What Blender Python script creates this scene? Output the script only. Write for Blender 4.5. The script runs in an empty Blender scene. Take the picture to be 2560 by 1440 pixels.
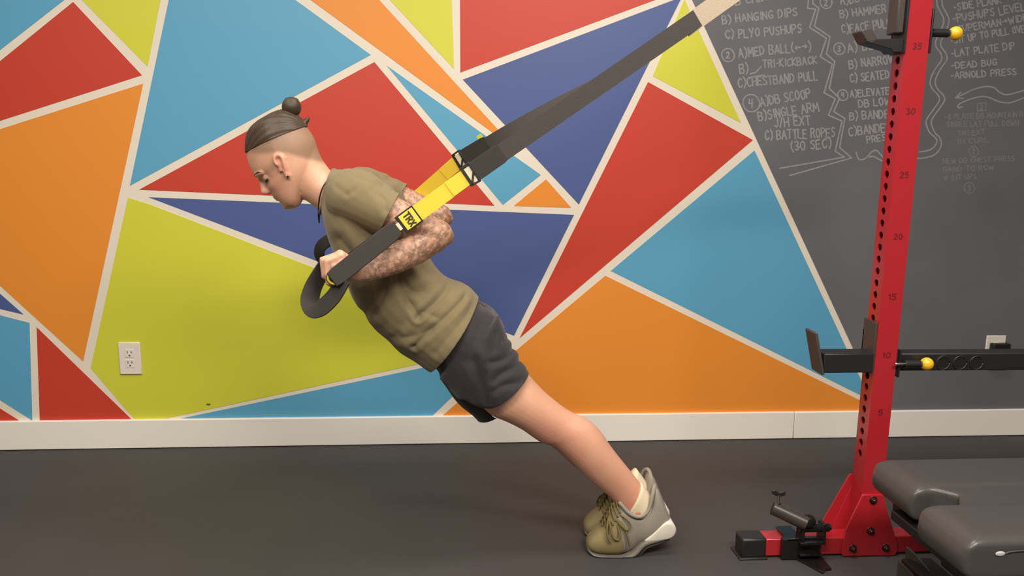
import bpy, bmesh, math, random
import numpy as np
from mathutils import Vector, Matrix

random.seed(7)
scene = bpy.context.scene
COL = scene.collection

# ------------------------------------------------------------------ camera
CAM_H = 1.22
FPX = 1990.0
def _basis():
    def ray(x, y): return Vector((x - 1280.0, -(y - 720.0), -FPX))
    Z = -ray(1103.0, 12000.0); Z.normalize()
    X = ray(25500.0, 730.0); X -= Z * X.dot(Z); X.normalize()
    Y = Z.cross(X)
    return Matrix((X, Y, Z)).transposed()          # world -> camera
R_WC = _basis()
R_CW = R_WC.transposed()
cam_data = bpy.data.cameras.new('camera')
cam_data.sensor_width = 36.0
cam_data.lens = FPX / 2560.0 * 36.0
cam_data.clip_start = 0.05
cam = bpy.data.objects.new('camera', cam_data)
COL.objects.link(cam)
cam.matrix_world = Matrix.Translation((0, 0, CAM_H)) @ R_CW.to_4x4()
scene.camera = cam

# ------------------------------------------------------------------ world, lamps, exposure
world = bpy.data.worlds.new('room_light'); scene.world = world
world.use_nodes = True
world.node_tree.nodes['Background'].inputs[0].default_value = (1.0, 0.93, 0.85, 1)
world.node_tree.nodes['Background'].inputs[1].default_value = 0.09
scene.view_settings.view_transform = 'Standard'
scene.view_settings.look = 'None'
scene.view_settings.exposure = 0.75
scene.view_settings.gamma = 1.0
scene.view_settings.use_curve_mapping = False
def ceiling_or_fill_lamp(name, loc, sx, sy, power, col=(1.0, 0.945, 0.86)):
    l = bpy.data.lights.new(name, 'AREA'); l.shape = 'RECTANGLE'
    l.size = sx; l.size_y = sy; l.energy = power; l.color = col
    o = bpy.data.objects.new(name, l); COL.objects.link(o)
    o.location = loc
    return o
ceiling_or_fill_lamp('ceiling_or_fill_lamp', (0.60, 1.85, 2.75), 1.2, 0.40, 19)
ceiling_or_fill_lamp('ceiling_or_fill_lamp', (-1.5, 1.8, 2.75), 1.2, 0.40, 12)
ceiling_or_fill_lamp('ceiling_or_fill_lamp', (1.2, 0.1, 2.75), 1.4, 0.5, 52)
ceiling_or_fill_lamp('ceiling_or_fill_lamp', (-0.8, -0.1, 2.75), 1.4, 0.5, 54)  # front left fill, added to lighten the lower left wall

# ------------------------------------------------------------------ helpers
def pt(x, y, Y):
    """survey point: sight line through photo position (x, y) met at distance Y from the camera wall"""
    d = R_CW @ Vector((x - 1280.0, -(y - 720.0), -FPX))
    t = Y / d.y
    return Vector((0, 0, CAM_H)) + d * t
def lin(c):
    return tuple(((v/255)/12.92 if v/255 <= 0.04045 else ((v/255+0.055)/1.055)**2.4) for v in c)

MATS = {}
def mat(name, rgb, rough=0.6, metal=0.0, spec=0.5, bump=0.0, bscale=200.0, var=0.0, vscale=6.0, coat=0.0, sheen=0.0):
    if name in MATS: return MATS[name]
    m = bpy.data.materials.new(name); m.use_nodes = True
    nt = m.node_tree; p = nt.nodes['Principled BSDF']
    c = lin(rgb) + (1,)
    p.inputs['Base Color'].default_value = c
    p.inputs['Roughness'].default_value = rough
    p.inputs['Metallic'].default_value = metal
    p.inputs['Specular IOR Level'].default_value = spec
    if coat: p.inputs['Coat Weight'].default_value = coat; p.inputs['Coat Roughness'].default_value = 0.15
    if sheen: p.inputs['Sheen Weight'].default_value = sheen; p.inputs['Sheen Roughness'].default_value = 0.5
    tc = nt.nodes.new('ShaderNodeTexCoord')
    if var:
        n = nt.nodes.new('ShaderNodeTexNoise'); n.inputs['Scale'].default_value = vscale; n.inputs['Detail'].default_value = 5
        nt.links.new(tc.outputs['Object'], n.inputs['Vector'])
        r = nt.nodes.new('ShaderNodeMapRange')
        r.inputs['From Min'].default_value = 0.3; r.inputs['From Max'].default_value = 0.7
        r.inputs['To Min'].default_value = 1 - var; r.inputs['To Max'].default_value = 1 + var
        nt.links.new(n.outputs['Fac'], r.inputs['Value'])
        mx = nt.nodes.new('ShaderNodeVectorMath'); mx.operation = 'SCALE'
        mx.inputs[0].default_value = c[:3]
        nt.links.new(r.outputs['Result'], mx.inputs['Scale'])
        nt.links.new(mx.outputs['Vector'], p.inputs['Base Color'])
    if bump:
        n2 = nt.nodes.new('ShaderNodeTexNoise'); n2.inputs['Scale'].default_value = bscale; n2.inputs['Detail'].default_value = 3
        nt.links.new(tc.outputs['Object'], n2.inputs['Vector'])
        b = nt.nodes.new('ShaderNodeBump'); b.inputs['Strength'].default_value = bump; b.inputs['Distance'].default_value = 0.004
        nt.links.new(n2.outputs['Fac'], b.inputs['Height'])
        nt.links.new(b.outputs['Normal'], p.inputs['Normal'])
    MATS[name] = m
    return m

class MB:
    """collects shapes, builds one mesh object"""
    def __init__(s): s.v = []; s.f = []
    def add(s, vs, fs):
        o = len(s.v); s.v += [tuple(v) for v in vs]; s.f += [tuple(i + o for i in f) for f in fs]; return s
    def box(s, lo, hi):
        x0, y0, z0 = lo; x1, y1, z1 = hi
        return s.add([(x0,y0,z0),(x1,y0,z0),(x1,y1,z0),(x0,y1,z0),(x0,y0,z1),(x1,y0,z1),(x1,y1,z1),(x0,y1,z1)],
                     [(0,3,2,1),(4,5,6,7),(0,1,5,4),(1,2,6,5),(2,3,7,6),(3,0,4,7)])
    def prism(s, pts, off):
        n = len(pts); off = Vector(off)
        vs = [Vector(p) for p in pts] + [Vector(p) + off for p in pts]
        fs = [tuple(range(n)), tuple(range(2*n-1, n-1, -1))] + [(i, n+i, n+(i+1) % n, (i+1) % n) for i in range(n)]
        return s.add(vs, fs)
    def loft(s, rings):
        n = len(rings[0]); vs = [v for r in rings for v in r]; fs = []
        for k in range(len(rings)-1):
            for i in range(n):
                a = k*n+i; b = k*n+(i+1) % n
                fs.append((a, b, b+n, a+n))
        fs.append(tuple(range(n-1, -1, -1))); fs.append(tuple(range((len(rings)-1)*n, len(rings)*n)))
        return s.add(vs, fs)
    def tube(s, pts, rad, n=14, round_ends=True, flat=None):
        pts = [Vector(p) for p in pts]
        if not hasattr(rad, '__len__'): rad = [rad]*len(pts)
        tg = []
        for i in range(len(pts)):
            a = pts[max(i-1, 0)]; b = pts[min(i+1, len(pts)-1)]
            tg.append((b-a).normalized())
        u = tg[0].orthogonal().normalized()
        if flat is not None:
            u = (Vector(flat) - tg[0]*Vector(flat).dot(tg[0])).normalized()
        rings = []
        def ring(c, t, r, u):
            w = t.cross(u).normalized()
            return [c + (u*math.cos(2*math.pi*i/n) + w*math.sin(2*math.pi*i/n))*r for i in range(n)]
        frames = []
        for t in tg:
            u = (u - t*u.dot(t)).normalized(); frames.append(u.copy())
        if round_ends:
            for q in (0.97, 0.8, 0.45):
                a = q; rings.append(ring(pts[0]-tg[0]*rad[0]*a, tg[0], rad[0]*math.sqrt(max(1-a*a, .02)), frames[0]))
        for p, t, r, u in zip(pts, tg, rad, frames): rings.append(ring(p, t, r, u))
        if round_ends:
            for a in (0.45, 0.8, 0.97):
                rings.append(ring(pts[-1]+tg[-1]*rad[-1]*a, tg[-1], rad[-1]*math.sqrt(max(1-a*a, .02)), frames[-1]))
        return s.loft(rings)
    def ball(s, c, r, nu=16, nv=10, axes=None):
        c = Vector(c)
        if not hasattr(r, '__len__'): r = (r, r, r)
        if axes is None: axes = (Vector((1,0,0)), Vector((0,1,0)), Vector((0,0,1)))
        rings = []
        for j in range(1, nv):
            ph = math.pi*j/nv
            rings.append([c + axes[0]*r[0]*math.sin(ph)*math.cos(2*math.pi*i/nu) + axes[1]*r[1]*math.sin(ph)*math.sin(2*math.pi*i/nu) + axes[2]*r[2]*math.cos(ph) for i in range(nu)])
        return s.loft(rings)
    def strip(s, pts, wdir, w, th):
        """flat webbing: centre line pts, width along wdir, thickness th"""
        rings = []
        pts = [Vector(p) for p in pts]
        if not isinstance(wdir, list): wdir = [Vector(wdir)]*len(pts)
        if not hasattr(w, '__len__'): w = [w]*len(pts)
        for i, p in enumerate(pts):
            t = (pts[min(i+1, len(pts)-1)] - pts[max(i-1, 0)]).normalized()
            d = Vector(wdir[i]); d = (d - t*d.dot(t)).normalized(); nn = t.cross(d).normalized()
            rings.append([p + d*w[i]/2 + nn*th/2, p - d*w[i]/2 + nn*th/2, p - d*w[i]/2 - nn*th/2, p + d*w[i]/2 - nn*th/2])
        return s.loft(rings)
    def mesh(s, name='m'):
        me = bpy.data.meshes.new(name); me.from_pydata(s.v, [], s.f); me.update()
        bm = bmesh.new(); bm.from_mesh(me); bmesh.ops.recalc_face_normals(bm, faces=bm.faces); bm.to_mesh(me); bm.free()
        return me
    def build(s, name, m, parent=None, smooth=False, bevel=0.0, seg=2):
        me = s.mesh(name)
        return mesh_obj(name, me, m, parent, smooth, bevel, seg)
def mesh_obj(name, me, m, parent=None, smooth=False, bevel=0.0, seg=2):
    o = bpy.data.objects.new(name, me); COL.objects.link(o)
    if m: me.materials.append(m)
    if smooth: me.shade_smooth()
    if bevel:
        b = o.modifiers.new('bevel', 'BEVEL'); b.width = bevel; b.segments = seg; b.limit_method = 'ANGLE'; b.angle_limit = math.radians(35)
        if not smooth: me.shade_smooth(); me.set_sharp_from_angle(angle=math.radians(40))
    if parent:
        o.parent = parent
        o.matrix_parent_inverse = Matrix.Translation(parent.location).inverted()
    return o
def thing(name, label, cat, loc, group=None):
    o = bpy.data.objects.new(name, None); COL.objects.link(o); o.location = loc
    o.empty_display_size = 0.1
    tag(o, label, cat, group); return o
def tag(o, label=None, cat=None, group=None, kind=None):
    if label: o['label'] = label
    if cat: o['category'] = cat
    if group: o['group'] = group
    if kind: o['kind'] = kind
    return o
def catmull(rings, sub=4):
    """smooth interpolation between rings (lists of points)"""
    out = []
    n = len(rings)
    for k in range(n-1):
        p0, p1, p2, p3 = rings[max(k-1, 0)], rings[k], rings[k+1], rings[min(k+2, n-1)]
        for j in range(sub):
            t = j/sub
            a = [(-t**3+2*t*t-t)/2, (3*t**3-5*t*t+2)/2, (-3*t**3+4*t*t+t)/2, (t**3-t*t)/2]
            out.append([Vector(w)*a[0]+Vector(x)*a[1]+Vector(y)*a[2]+Vector(z)*a[3] for w, x, y, z in zip(p0, p1, p2, p3)])
    out.append([Vector(v) for v in rings[-1]])
    return out
def cat_pts(pts, sub=6):
    return [r[0] for r in catmull([[Vector(p)] for p in pts], sub)]
def remeshed(mb, voxel, smooth_it=6, fac=0.5, name='body'):
    me = mb.mesh(name + '_src')
    o = bpy.data.objects.new(name + '_src', me); COL.objects.link(o)
    r = o.modifiers.new('r', 'REMESH'); r.mode = 'VOXEL'; r.voxel_size = voxel; r.adaptivity = 0
    sm = o.modifiers.new('s', 'SMOOTH'); sm.factor = fac; sm.iterations = smooth_it
    dg = bpy.context.evaluated_depsgraph_get()
    out = bpy.data.meshes.new_from_object(o.evaluated_get(dg))
    out.name = name
    bpy.data.objects.remove(o); bpy.data.meshes.remove(me)
    return out
def sgnp(v, p): return math.copysign(abs(v)**p, v)

# ------------------------------------------------------------------ stroke lettering
GLY = {
'A':[[(0,0),(.3,1),(.6,0)],[(.12,.38),(.48,.38)]],'B':[[(0,0),(0,1),(.4,.95),(.5,.75),(.38,.55),(0,.52)],[(.38,.53),(.56,.3),(.42,.03),(0,0)]],
'C':[[(.55,.85),(.35,1),(.1,.8),(.03,.45),(.15,.1),(.35,0),(.57,.15)]],'D':[[(0,0),(0,1),(.35,.92),(.56,.55),(.4,.12),(0,0)]],
'E':[[(.5,1),(0,1),(0,0),(.52,0)],[(0,.52),(.42,.52)]],'F':[[(.52,1),(0,1),(0,0)],[(0,.52),(.4,.52)]],
'G':[[(.55,.85),(.35,1),(.1,.8),(.03,.4),(.2,.03),(.5,.1),(.54,.42),(.32,.42)]],'H':[[(0,0),(0,1)],[(.52,0),(.52,1)],[(0,.5),(.52,.5)]],
'I':[[(.15,0),(.15,1)]],'J':[[(.45,1),(.45,.2),(.25,0),(.05,.18)]],'K':[[(0,0),(0,1)],[(.5,1),(0,.45),(.52,0)]],'L':[[(0,1),(0,0),(.48,0)]],
'M':[[(0,0),(.05,1),(.33,.35),(.6,1),(.66,0)]],'N':[[(0,0),(0,1),(.5,0),(.5,1)]],'O':[[(.28,1),(.06,.8),(.02,.4),(.2,.02),(.45,.1),(.55,.5),(.45,.9),(.28,1)]],
'P':[[(0,0),(0,1),(.4,.98),(.52,.75),(.36,.5),(0,.48)]],'Q':[[(.28,1),(.05,.7),(.1,.2),(.3,0),(.52,.3),(.5,.8),(.28,1)],[(.35,.25),(.58,-.05)]],
'R':[[(0,0),(0,1),(.4,.98),(.5,.75),(.36,.52),(0,.5)],[(.25,.5),(.54,0)]],'S':[[(.5,.88),(.28,1),(.06,.8),(.2,.56),(.44,.42),(.5,.18),(.26,0),(.02,.12)]],
'T':[[(0,1),(.58,1)],[(.29,1),(.29,0)]],'U':[[(0,1),(.02,.25),(.22,0),(.45,.2),(.5,1)]],'V':[[(0,1),(.27,0),(.54,1)]],'W':[[(0,1),(.16,0),(.36,.7),(.54,0),(.72,1)]],
'X':[[(0,1),(.52,0)],[(.52,1),(0,0)]],'Y':[[(0,1),(.27,.5)],[(.55,1),(.2,0)]],'Z':[[(0,1),(.52,1),(0,0),(.54,0)]],
'0':[[(.28,1),(.06,.8),(.02,.4),(.2,.02),(.42,.1),(.52,.5),(.44,.9),(.28,1)]],'1':[[(.08,.8),(.25,1),(.25,0)]],'2':[[(.04,.8),(.25,1),(.48,.8),(.4,.5),(.02,0),(.54,0)]],
'3':[[(.04,.9),(.3,1),(.48,.8),(.22,.53),(.5,.3),(.3,0),(.02,.1)]],'4':[[(.08,1),(.05,.5),(.5,.5)],[(.42,1),(.4,0)]],'5':[[(.5,1),(.08,1),(.05,.58),(.35,.62),(.5,.3),(.28,0),(.02,.1)]],
'8':[[(.28,.53),(.06,.78),(.28,1),(.48,.78),(.28,.53),(.04,.25),(.28,0),(.52,.25),(.28,.53)]],
'(':[[(.3,1.1),(.1,.7),(.1,.3),(.3,-.1)]],')':[[(.05,1.15),(.28,.75),(.28,.3),(.05,-.15)]],'-':[[(.1,.45),(.4,.45)]],'/':[[(.05,-.1),(.4,1.05)]],
'<':[[(.1,.5),(.75,.5)],[(.3,.68),(.1,.5),(.3,.32)]],'>':[[(.0,.5),(.65,.5)],[(.45,.7),(.65,.5),(.45,.3)]]}
def glyph_strokes(text, jit=0.05, rnd=random):
    out = []; x = 0
    for ch in text:
        if ch == ' ': x += .45; continue
        g = GLY[ch]; w = max(p[0] for st in g for p in st)
        dy = rnd.uniform(-jit, jit)
        for st in g: out.append([(x + p[0] + rnd.uniform(-jit, jit)*.6, p[1] + dy + rnd.uniform(-jit, jit)) for p in st])
        x += w + .2
    return out, x - .2
def ribbons(mb, strokes3, w, nrm, th=0.0006):
    """flat ribbons following 3D strokes on a surface with normal nrm, one short ribbon per segment"""
    nrm = Vector(nrm); k = 0
    for st in strokes3:
        P = [Vector(p) for p in st]
        for a, b in zip(P[:-1], P[1:]):
            t = b - a
            if t.length < 1e-7: continue
            t.normalize(); d = nrm.cross(t).normalized(); h = th*(0.6 + 0.4*((k*7) % 11)/11); k += 1
            a2 = a - t*w*.3; b2 = b + t*w*.3
            mb.loft([[q + d*w/2, q + d*w/2 + nrm*h, q - d*w/2 + nrm*h, q - d*w/2] for q in (a2, b2)])

# ================================================================== SETTING
WALL_Y = 3.175
M_wall = mat('cream_wall_paint', (238,225,206), 0.6, bump=0.06, bscale=120)
M_floor = mat('rubber_floor', (66,63,62), 0.62, spec=0.35, bump=0.25, bscale=420, var=0.10, vscale=2.2)
M_base = mat('white_trim_paint', (248,240,228), 0.45)
fl = MB().box((-4.5, -2.5, -0.05), (5.0, WALL_Y, 0)).build('floor', M_floor)
tag(fl, 'dark grey rubber gym floor', 'floor', kind='structure')
wl = MB().box((-4.5, WALL_Y, -0.05), (5.0, WALL_Y+0.12, 2.9)).build('wall_back', M_wall)
tag(wl, 'cream back wall painted with a mural of coloured triangles and a chalkboard area', 'wall', kind='structure')

bb = thing('baseboard_back', 'white baseboard running along the mural wall', 'baseboard', (0, WALL_Y, 0)); bb['kind'] = 'structure'
seam = pt(1985, 1070, WALL_Y-0.015).x
for a, b in ((-4.5, seam-0.0012), (seam+0.0012, 5.0)):
    MB().box((a, WALL_Y-0.015, 0.002), (b, WALL_Y+0.001, 0.121)).build('board', M_base, bb, bevel=0.003)

C_RED, C_ORG, C_LIM, C_TEA, C_NAV = (206,66,48), (225,132,44), (217,215,64), (96,168,202), (80,96,150)
M_red = mat('red_wall_paint', C_RED, 0.45, bump=0.05, bscale=150)
M_org = mat('orange_wall_paint', (240,147,53), 0.45, bump=0.05, bscale=150)
M_lim = mat('lime_wall_paint', C_LIM, 0.45, bump=0.05, bscale=150)
M_tea = mat('teal_wall_paint', C_TEA, 0.45, bump=0.05, bscale=150)
M_nav = mat('navy_wall_paint', C_NAV, 0.45, bump=0.05, bscale=150)
PANELS = [
 (M_tea,[(-320,375),(-320,-260),(-75,-260),(172,-9)]), (M_lim,[(-52,-260),(452,-260),(369,166)]),
 (M_red,[(183,5),(355,188),(-305,400)]), (M_org,[(358,209),(208,903),(-318,424)]),
 (M_nav,[(59,786),(-320,452),(-320,696)]), (M_tea,[(-320,705),(74,807),(81,1051),(-320,798)]),
 (M_red,[(59,1058),(-320,819),(-320,1063)]), (M_red,[(92,818),(335,1054),(100,1057)]),
 (M_lim,[(320,494),(375,511),(1243,846),(1236,869),(410,1047),(400,1053),(340,1053),(227,920)]),
 (M_tea,[(425,1052),(1248,879),(1078,1042)]),
 (M_org,[(1103,1042),(1290,876),(1513,689),(2200,1025),(2195,1032)]),
 (M_tea,[(1527,677),(1886,376),(2176,1000)]), (M_red,[(1620,205),(1882,350),(1299,845)]),
 (M_lim,[(1632,190),(1852,307),(1711,-2)]), (M_nav,[(1157,199),(1705,-8),(1447,511)]),
 (M_red,[(1151,181),(1149,-260),(1595,-260),(1680,-16)]), (M_lim,[(1135,172),(733,-260),(1121,-260)]),
 (M_org,[(420,-260),(710,-260),(1293,376)]), (M_tea,[(464,-200),(325,464),(927,137)]),
 (M_red,[(348,474),(936,155),(1236,514)]), (M_tea,[(967,164),(1352,437),(1257,512)]),
 (M_org,[(1365,448),(1428,519),(1284,515)]), (M_nav,[(372,493),(1435,537),(1285,839)])]
for m, poly in PANELS:
    MB().prism([pt(x, y, WALL_Y) for x, y in poly], (0, -0.0012, 0)).build('paint_panel', m, wl)
M_board = mat('chalkboard_paint', (108,107,112), 0.55, var=0.10, vscale=2.5, bump=0.04, bscale=200)
board = MB().prism([pt(x, y, WALL_Y) for x, y in [(1610,-260),(3900,-260),(3900,1009),(2207,1033)]], (0, -0.0012, 0)).build('chalkboard', M_board, wl)
board['label'] = 'dark grey chalkboard area covered in white chalk handwriting'

def chalk_mat(name, rgb, amt):
    m = mat(name, rgb, 0.9); nt = m.node_tree; p = nt.nodes['Principled BSDF']
    tc = nt.nodes.new('ShaderNodeTexCoord'); n = nt.nodes.new('ShaderNodeTexNoise'); n.inputs['Scale'].default_value = 130; n.inputs['Detail'].default_value = 3
    nt.links.new(tc.outputs['Object'], n.inputs['Vector'])
    r = nt.nodes.new('ShaderNodeMix'); r.data_type = 'RGBA'
    r.inputs['A'].default_value = lin(tuple(int(106 + (c-106)*amt) for c in rgb)) + (1,); r.inputs['B'].default_value = lin(rgb) + (1,)
    nt.links.new(n.outputs['Fac'], r.inputs['Factor']); nt.links.new(r.outputs['Result'], p.inputs['Base Color'])
    return m
M_chalk = chalk_mat('chalk', (172,167,166), 0.35)
M_faint = chalk_mat('faint_chalk', (138,134,135), 0.35)
BOARD_S = WALL_Y - 0.0013
def chalk_text(text, a, b, h, m=None, w=3.4):
    st, L = glyph_strokes(text, 0.05)
    a = Vector(a); b = Vector(b); ex = (b-a)/L; d = (b-a).normalized(); up = Vector((d.y, -d.x)).normalized()*h
    if up.y > 0: up = -up
    S = [[pt(*(a + ex*x + up*y), BOARD_S) for x, y in s] for s in st]
    mb = MB(); ribbons(mb, S, w/600, (0,-1,0)); mb.build('chalk_writing', m or M_chalk, board)
def chalk_line(pxs, m=None, w=3.6, sub=0, name='chalk_line'):
    P = [pt(x, y, BOARD_S) for x, y in pxs]
    if sub: P = cat_pts(P, sub)
    mb = MB(); ribbons(mb, [P], w/600, (0,-1,0)); mb.build(name, m or M_chalk, board)
def chalk_circle(c, r, digit, m=None, box=False):
    if box: P = [(c[0]-r,c[1]-r*.8),(c[0]+r,c[1]-r),(c[0]+r*.9,c[1]+r*.8),(c[0]-r,c[1]+r*.9),(c[0]-r,c[1]-r*.8)]
    else: P = [(c[0]+r*math.cos(t*.5)*(1+.05*math.sin(t)), c[1]+r*1.05*math.sin(t*.5)) for t in range(0, 14)]
    mb = MB(); S = [[pt(x, y, BOARD_S) for x, y in P]]
    st, L = glyph_strokes(digit, .04)
    S += [[pt(c[0] - r*.3 + x*r, c[1] + r*.5 - y*r, BOARD_S) for x, y in s] for s in st]
    ribbons(mb, S, 3.2/600, (0,-1,0)); mb.build('chalk_number', m or M_chalk, board)
chalk_circle((1772,22), 15, '1', M_faint)
for t, a, b, h in [('A)DB CHEST PEC',(1797,22),(1995,-14),24),('B) HANGING DIPS',(1806,60),(1993,40),20),('C) PLYO PUSHUPS',(1814,97),(2004,82),21),
    ('A)MED BALL(<>)',(1847,144),(2027,126),22),('B)',(1850,186),(1871,184),24),('TRI-KICKBACK',(1908,170),(2042,160),19),('C)CHESTBAND PULL',(1846,219),(2044,200),22),
    ('A)DB SCOOP',(1902,266),(2027,244),22),('B)SINGLE ARM',(1897,302),(2047,277),22),('J/H EXT',(1936,318),(2026,311),22),('C) BATTLE ROPES',(1913,350),(2087,342),22),
    ('(30 SEC)',(1977,378),(2078,368),22),
    ('A)DB R',(2102,12),(2172,1),22),('B) HAMMER C',(2101,46),(2238,27),19),('C)FACE PULL',(2105,84),(2228,68),21),('A) BB R',(2120,132),(2212,120),22),('B) NARROW',(2124,172),(2236,157),20),
    ('C) SEATED R',(2126,207),(2243,193),20),('A)ELEVATED',(2126,244),(2235,234),17),('DB LOW',(2147,268),(2226,262),18),('B) BANDED',(2125,301),(2236,293),20),('C)BANDED',(2122,340),(2228,328),21),('PRESS',(2168,357),(2226,350),16),
    ('-SIDE PLANK > HIGH',(2384,27),(2575,-4),17),('-PUSHUPS LEVEL UP',(2382,56),(2600,20),19),('-SUPERMAN>WIDE',(2385,84),(2570,52),17),('-SIT UP TO PULL OVER',(2377,110),(2575,78),17),
    ('-LAT PLATE DIP',(2378,142),(2537,124),18),('-DEAD BUG',(2378,172),(2492,163),15),('-ARNOLD PRESS',(2376,197),(2540,187),16)]:
    chalk_text(t, a, b, h)
for t, a, b, h in [('-8 PLATE DB MOUNTAIN ROW',(2362,299),(2580,292),13),('SINGLE LAT PULL DOWN',(2367,318),(2546,314),13),('TRI EXT',(2395,341),(2462,335),12),('BI CURL',(2394,360),(2471,356),12),
    ('NEW DB CHEST PRESS',(2358,409),(2536,402),12),('BAND TO ROW',(2358,431),(2484,425),12),('V SIT UPS',(2361,452),(2441,447),12)]:
    chalk_text(t, a, b, h, M_faint, 2.6)
chalk_circle((1820,138),16,'2'); chalk_circle((1878,258),21,'4'); chalk_circle((2065,6),15,'2'); chalk_circle((2098,122),14,'3'); chalk_circle((2107,238),13,'4')
chalk_circle((2454,268),11,'2',M_faint,True); chalk_circle((2434,379),12,'2',M_faint); chalk_circle((2423,470),13,'3',M_faint)
chalk_line([(1875,185),(1888,182),(1903,167)]); chalk_line([(1876,193),(1909,188)])
chalk_line([(2021,0),(2019,21),(2039,23),(2024,69),(2066,96),(2051,142),(2081,161),(2060,232),(2088,247),(2071,288),(2105,303),(2088,378),(2111,393),(1949,421)])
chalk_line([(2032,0),(2032,9),(2047,21),(2036,66),(2075,92),(2066,135),(2087,154),(2073,221),(2099,246),(2084,279),(2112,296),(2099,369),(2129,395),(1974,439)])
chalk_line([(2140,380),(2146,397),(2156,399),(2166,394),(2178,381),(2190,376),(2201,386),(2214,401)], sub=4)
chalk_line([(2166,394),(2182,391),(2196,398),(2214,406)], sub=4)
wv = [(2342,-8),(2343,14),(2352,32),(2359,47),(2356,67),(2340,101),(2340,117),(2352,134),(2354,150),(2341,168),(2329,190),(2325,208),(2332,224),(2345,238),(2348,252),(2332,276),(2317,298),(2316,313),(2325,333),(2338,344),(2342,356),(2327,374),(2298,380)]
chalk_line(wv, sub=3)
chalk_line([(x+13 if y < 340 else x+11, y + (0 if y < 350 else 8)) for x, y in wv[:-2]] + [(2338,386),(2310,395),(2294,396)], sub=3)
chalk_line([(2388,245),(2408,236),(2433,224),(2460,217),(2484,219),(2502,233),(2524,236),(2575,221)], sub=4)
chalk_line([(2408,246),(2388,245),(2402,231)])
chalk_line([(2406,267),(2395,269),(2400,259),(2435,245),(2465,242),(2494,253),(2513,257),(2533,255),(2575,238)], sub=4)

_c = pt(521, 1011, WALL_Y-0.0012)
MB().ball(_c, (0.009, 0.0008, 0.005), 12, 6).build('scuff_mark', mat('scuff_olive', (112,108,44), 0.7), wl)
# ------------------------------------------------------------------ electrical outlets
M_plate = mat('white_plastic', (240,228,214), 0.35)
M_slot = mat('outlet_slot', (96,84,76), 0.6)
M_plug = mat('black_plastic', (30,28,28), 0.4)
def outlet(x0, x1, zb, zt, label, plug=False):
    cx = (x0+x1)/2; cz = (zb+zt)/2; Yf = WALL_Y - 0.0012
    t = thing('wall_outlet', label, 'outlet', (cx, Yf, zb), 'electrical outlets on the mural wall')
    MB().box((x0, Yf-0.006, zb), (x1, Yf, zt)).build('cover_plate', M_plate, t, bevel=0.003)
    for s in (1, -1):
        z = cz + s*0.0205
        f = MB().box((cx-0.017, Yf-0.0075, z-0.0165), (cx+0.017, Yf-0.006, z+0.0165)).build('receptacle', M_plate, t, bevel=0.001)
        for dx in (-0.0075, 0.0075):
            MB().box((cx+dx-0.0016, Yf-0.0079, z+0.001), (cx+dx+0.0016, Yf-0.0074, z+0.010)).build('slot', M_slot, f)
        MB().tube([(cx, Yf-0.0074, z-0.008), (cx, Yf-0.0079, z-0.008)], 0.0035, 10, False).build('ground_hole', M_slot, f)
    MB().tube([(cx, Yf-0.006, cz), (cx, Yf-0.0072, cz)], 0.003, 10, False).build('screw', M_plate, t)
    return t, cx, cz, Yf
a = pt(296, 855, WALL_Y); b = pt(354, 935, WALL_Y)
outlet(a.x, a.x+0.084, b.z, a.z, 'white duplex wall outlet on the lime green panel')
a2 = pt(2465, 838, WALL_Y)
t2, ox, oz, oY = outlet(a2.x, a2.x+0.089, a2.z-0.134, a2.z, 'white wall outlet with a black plug, behind the black rack beam')
pl = thing('power_plug', 'black plug block pushed into the white outlet behind the black beam', 'plug', (ox+0.008, oY-0.04, oz-0.05))
MB().box((a2.x+0.014, oY-0.038, a2.z-0.13), (a2.x+0.092, oY-0.0085, a2.z-0.030)).build('plug_body', M_plug, pl, bevel=0.004)
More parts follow.
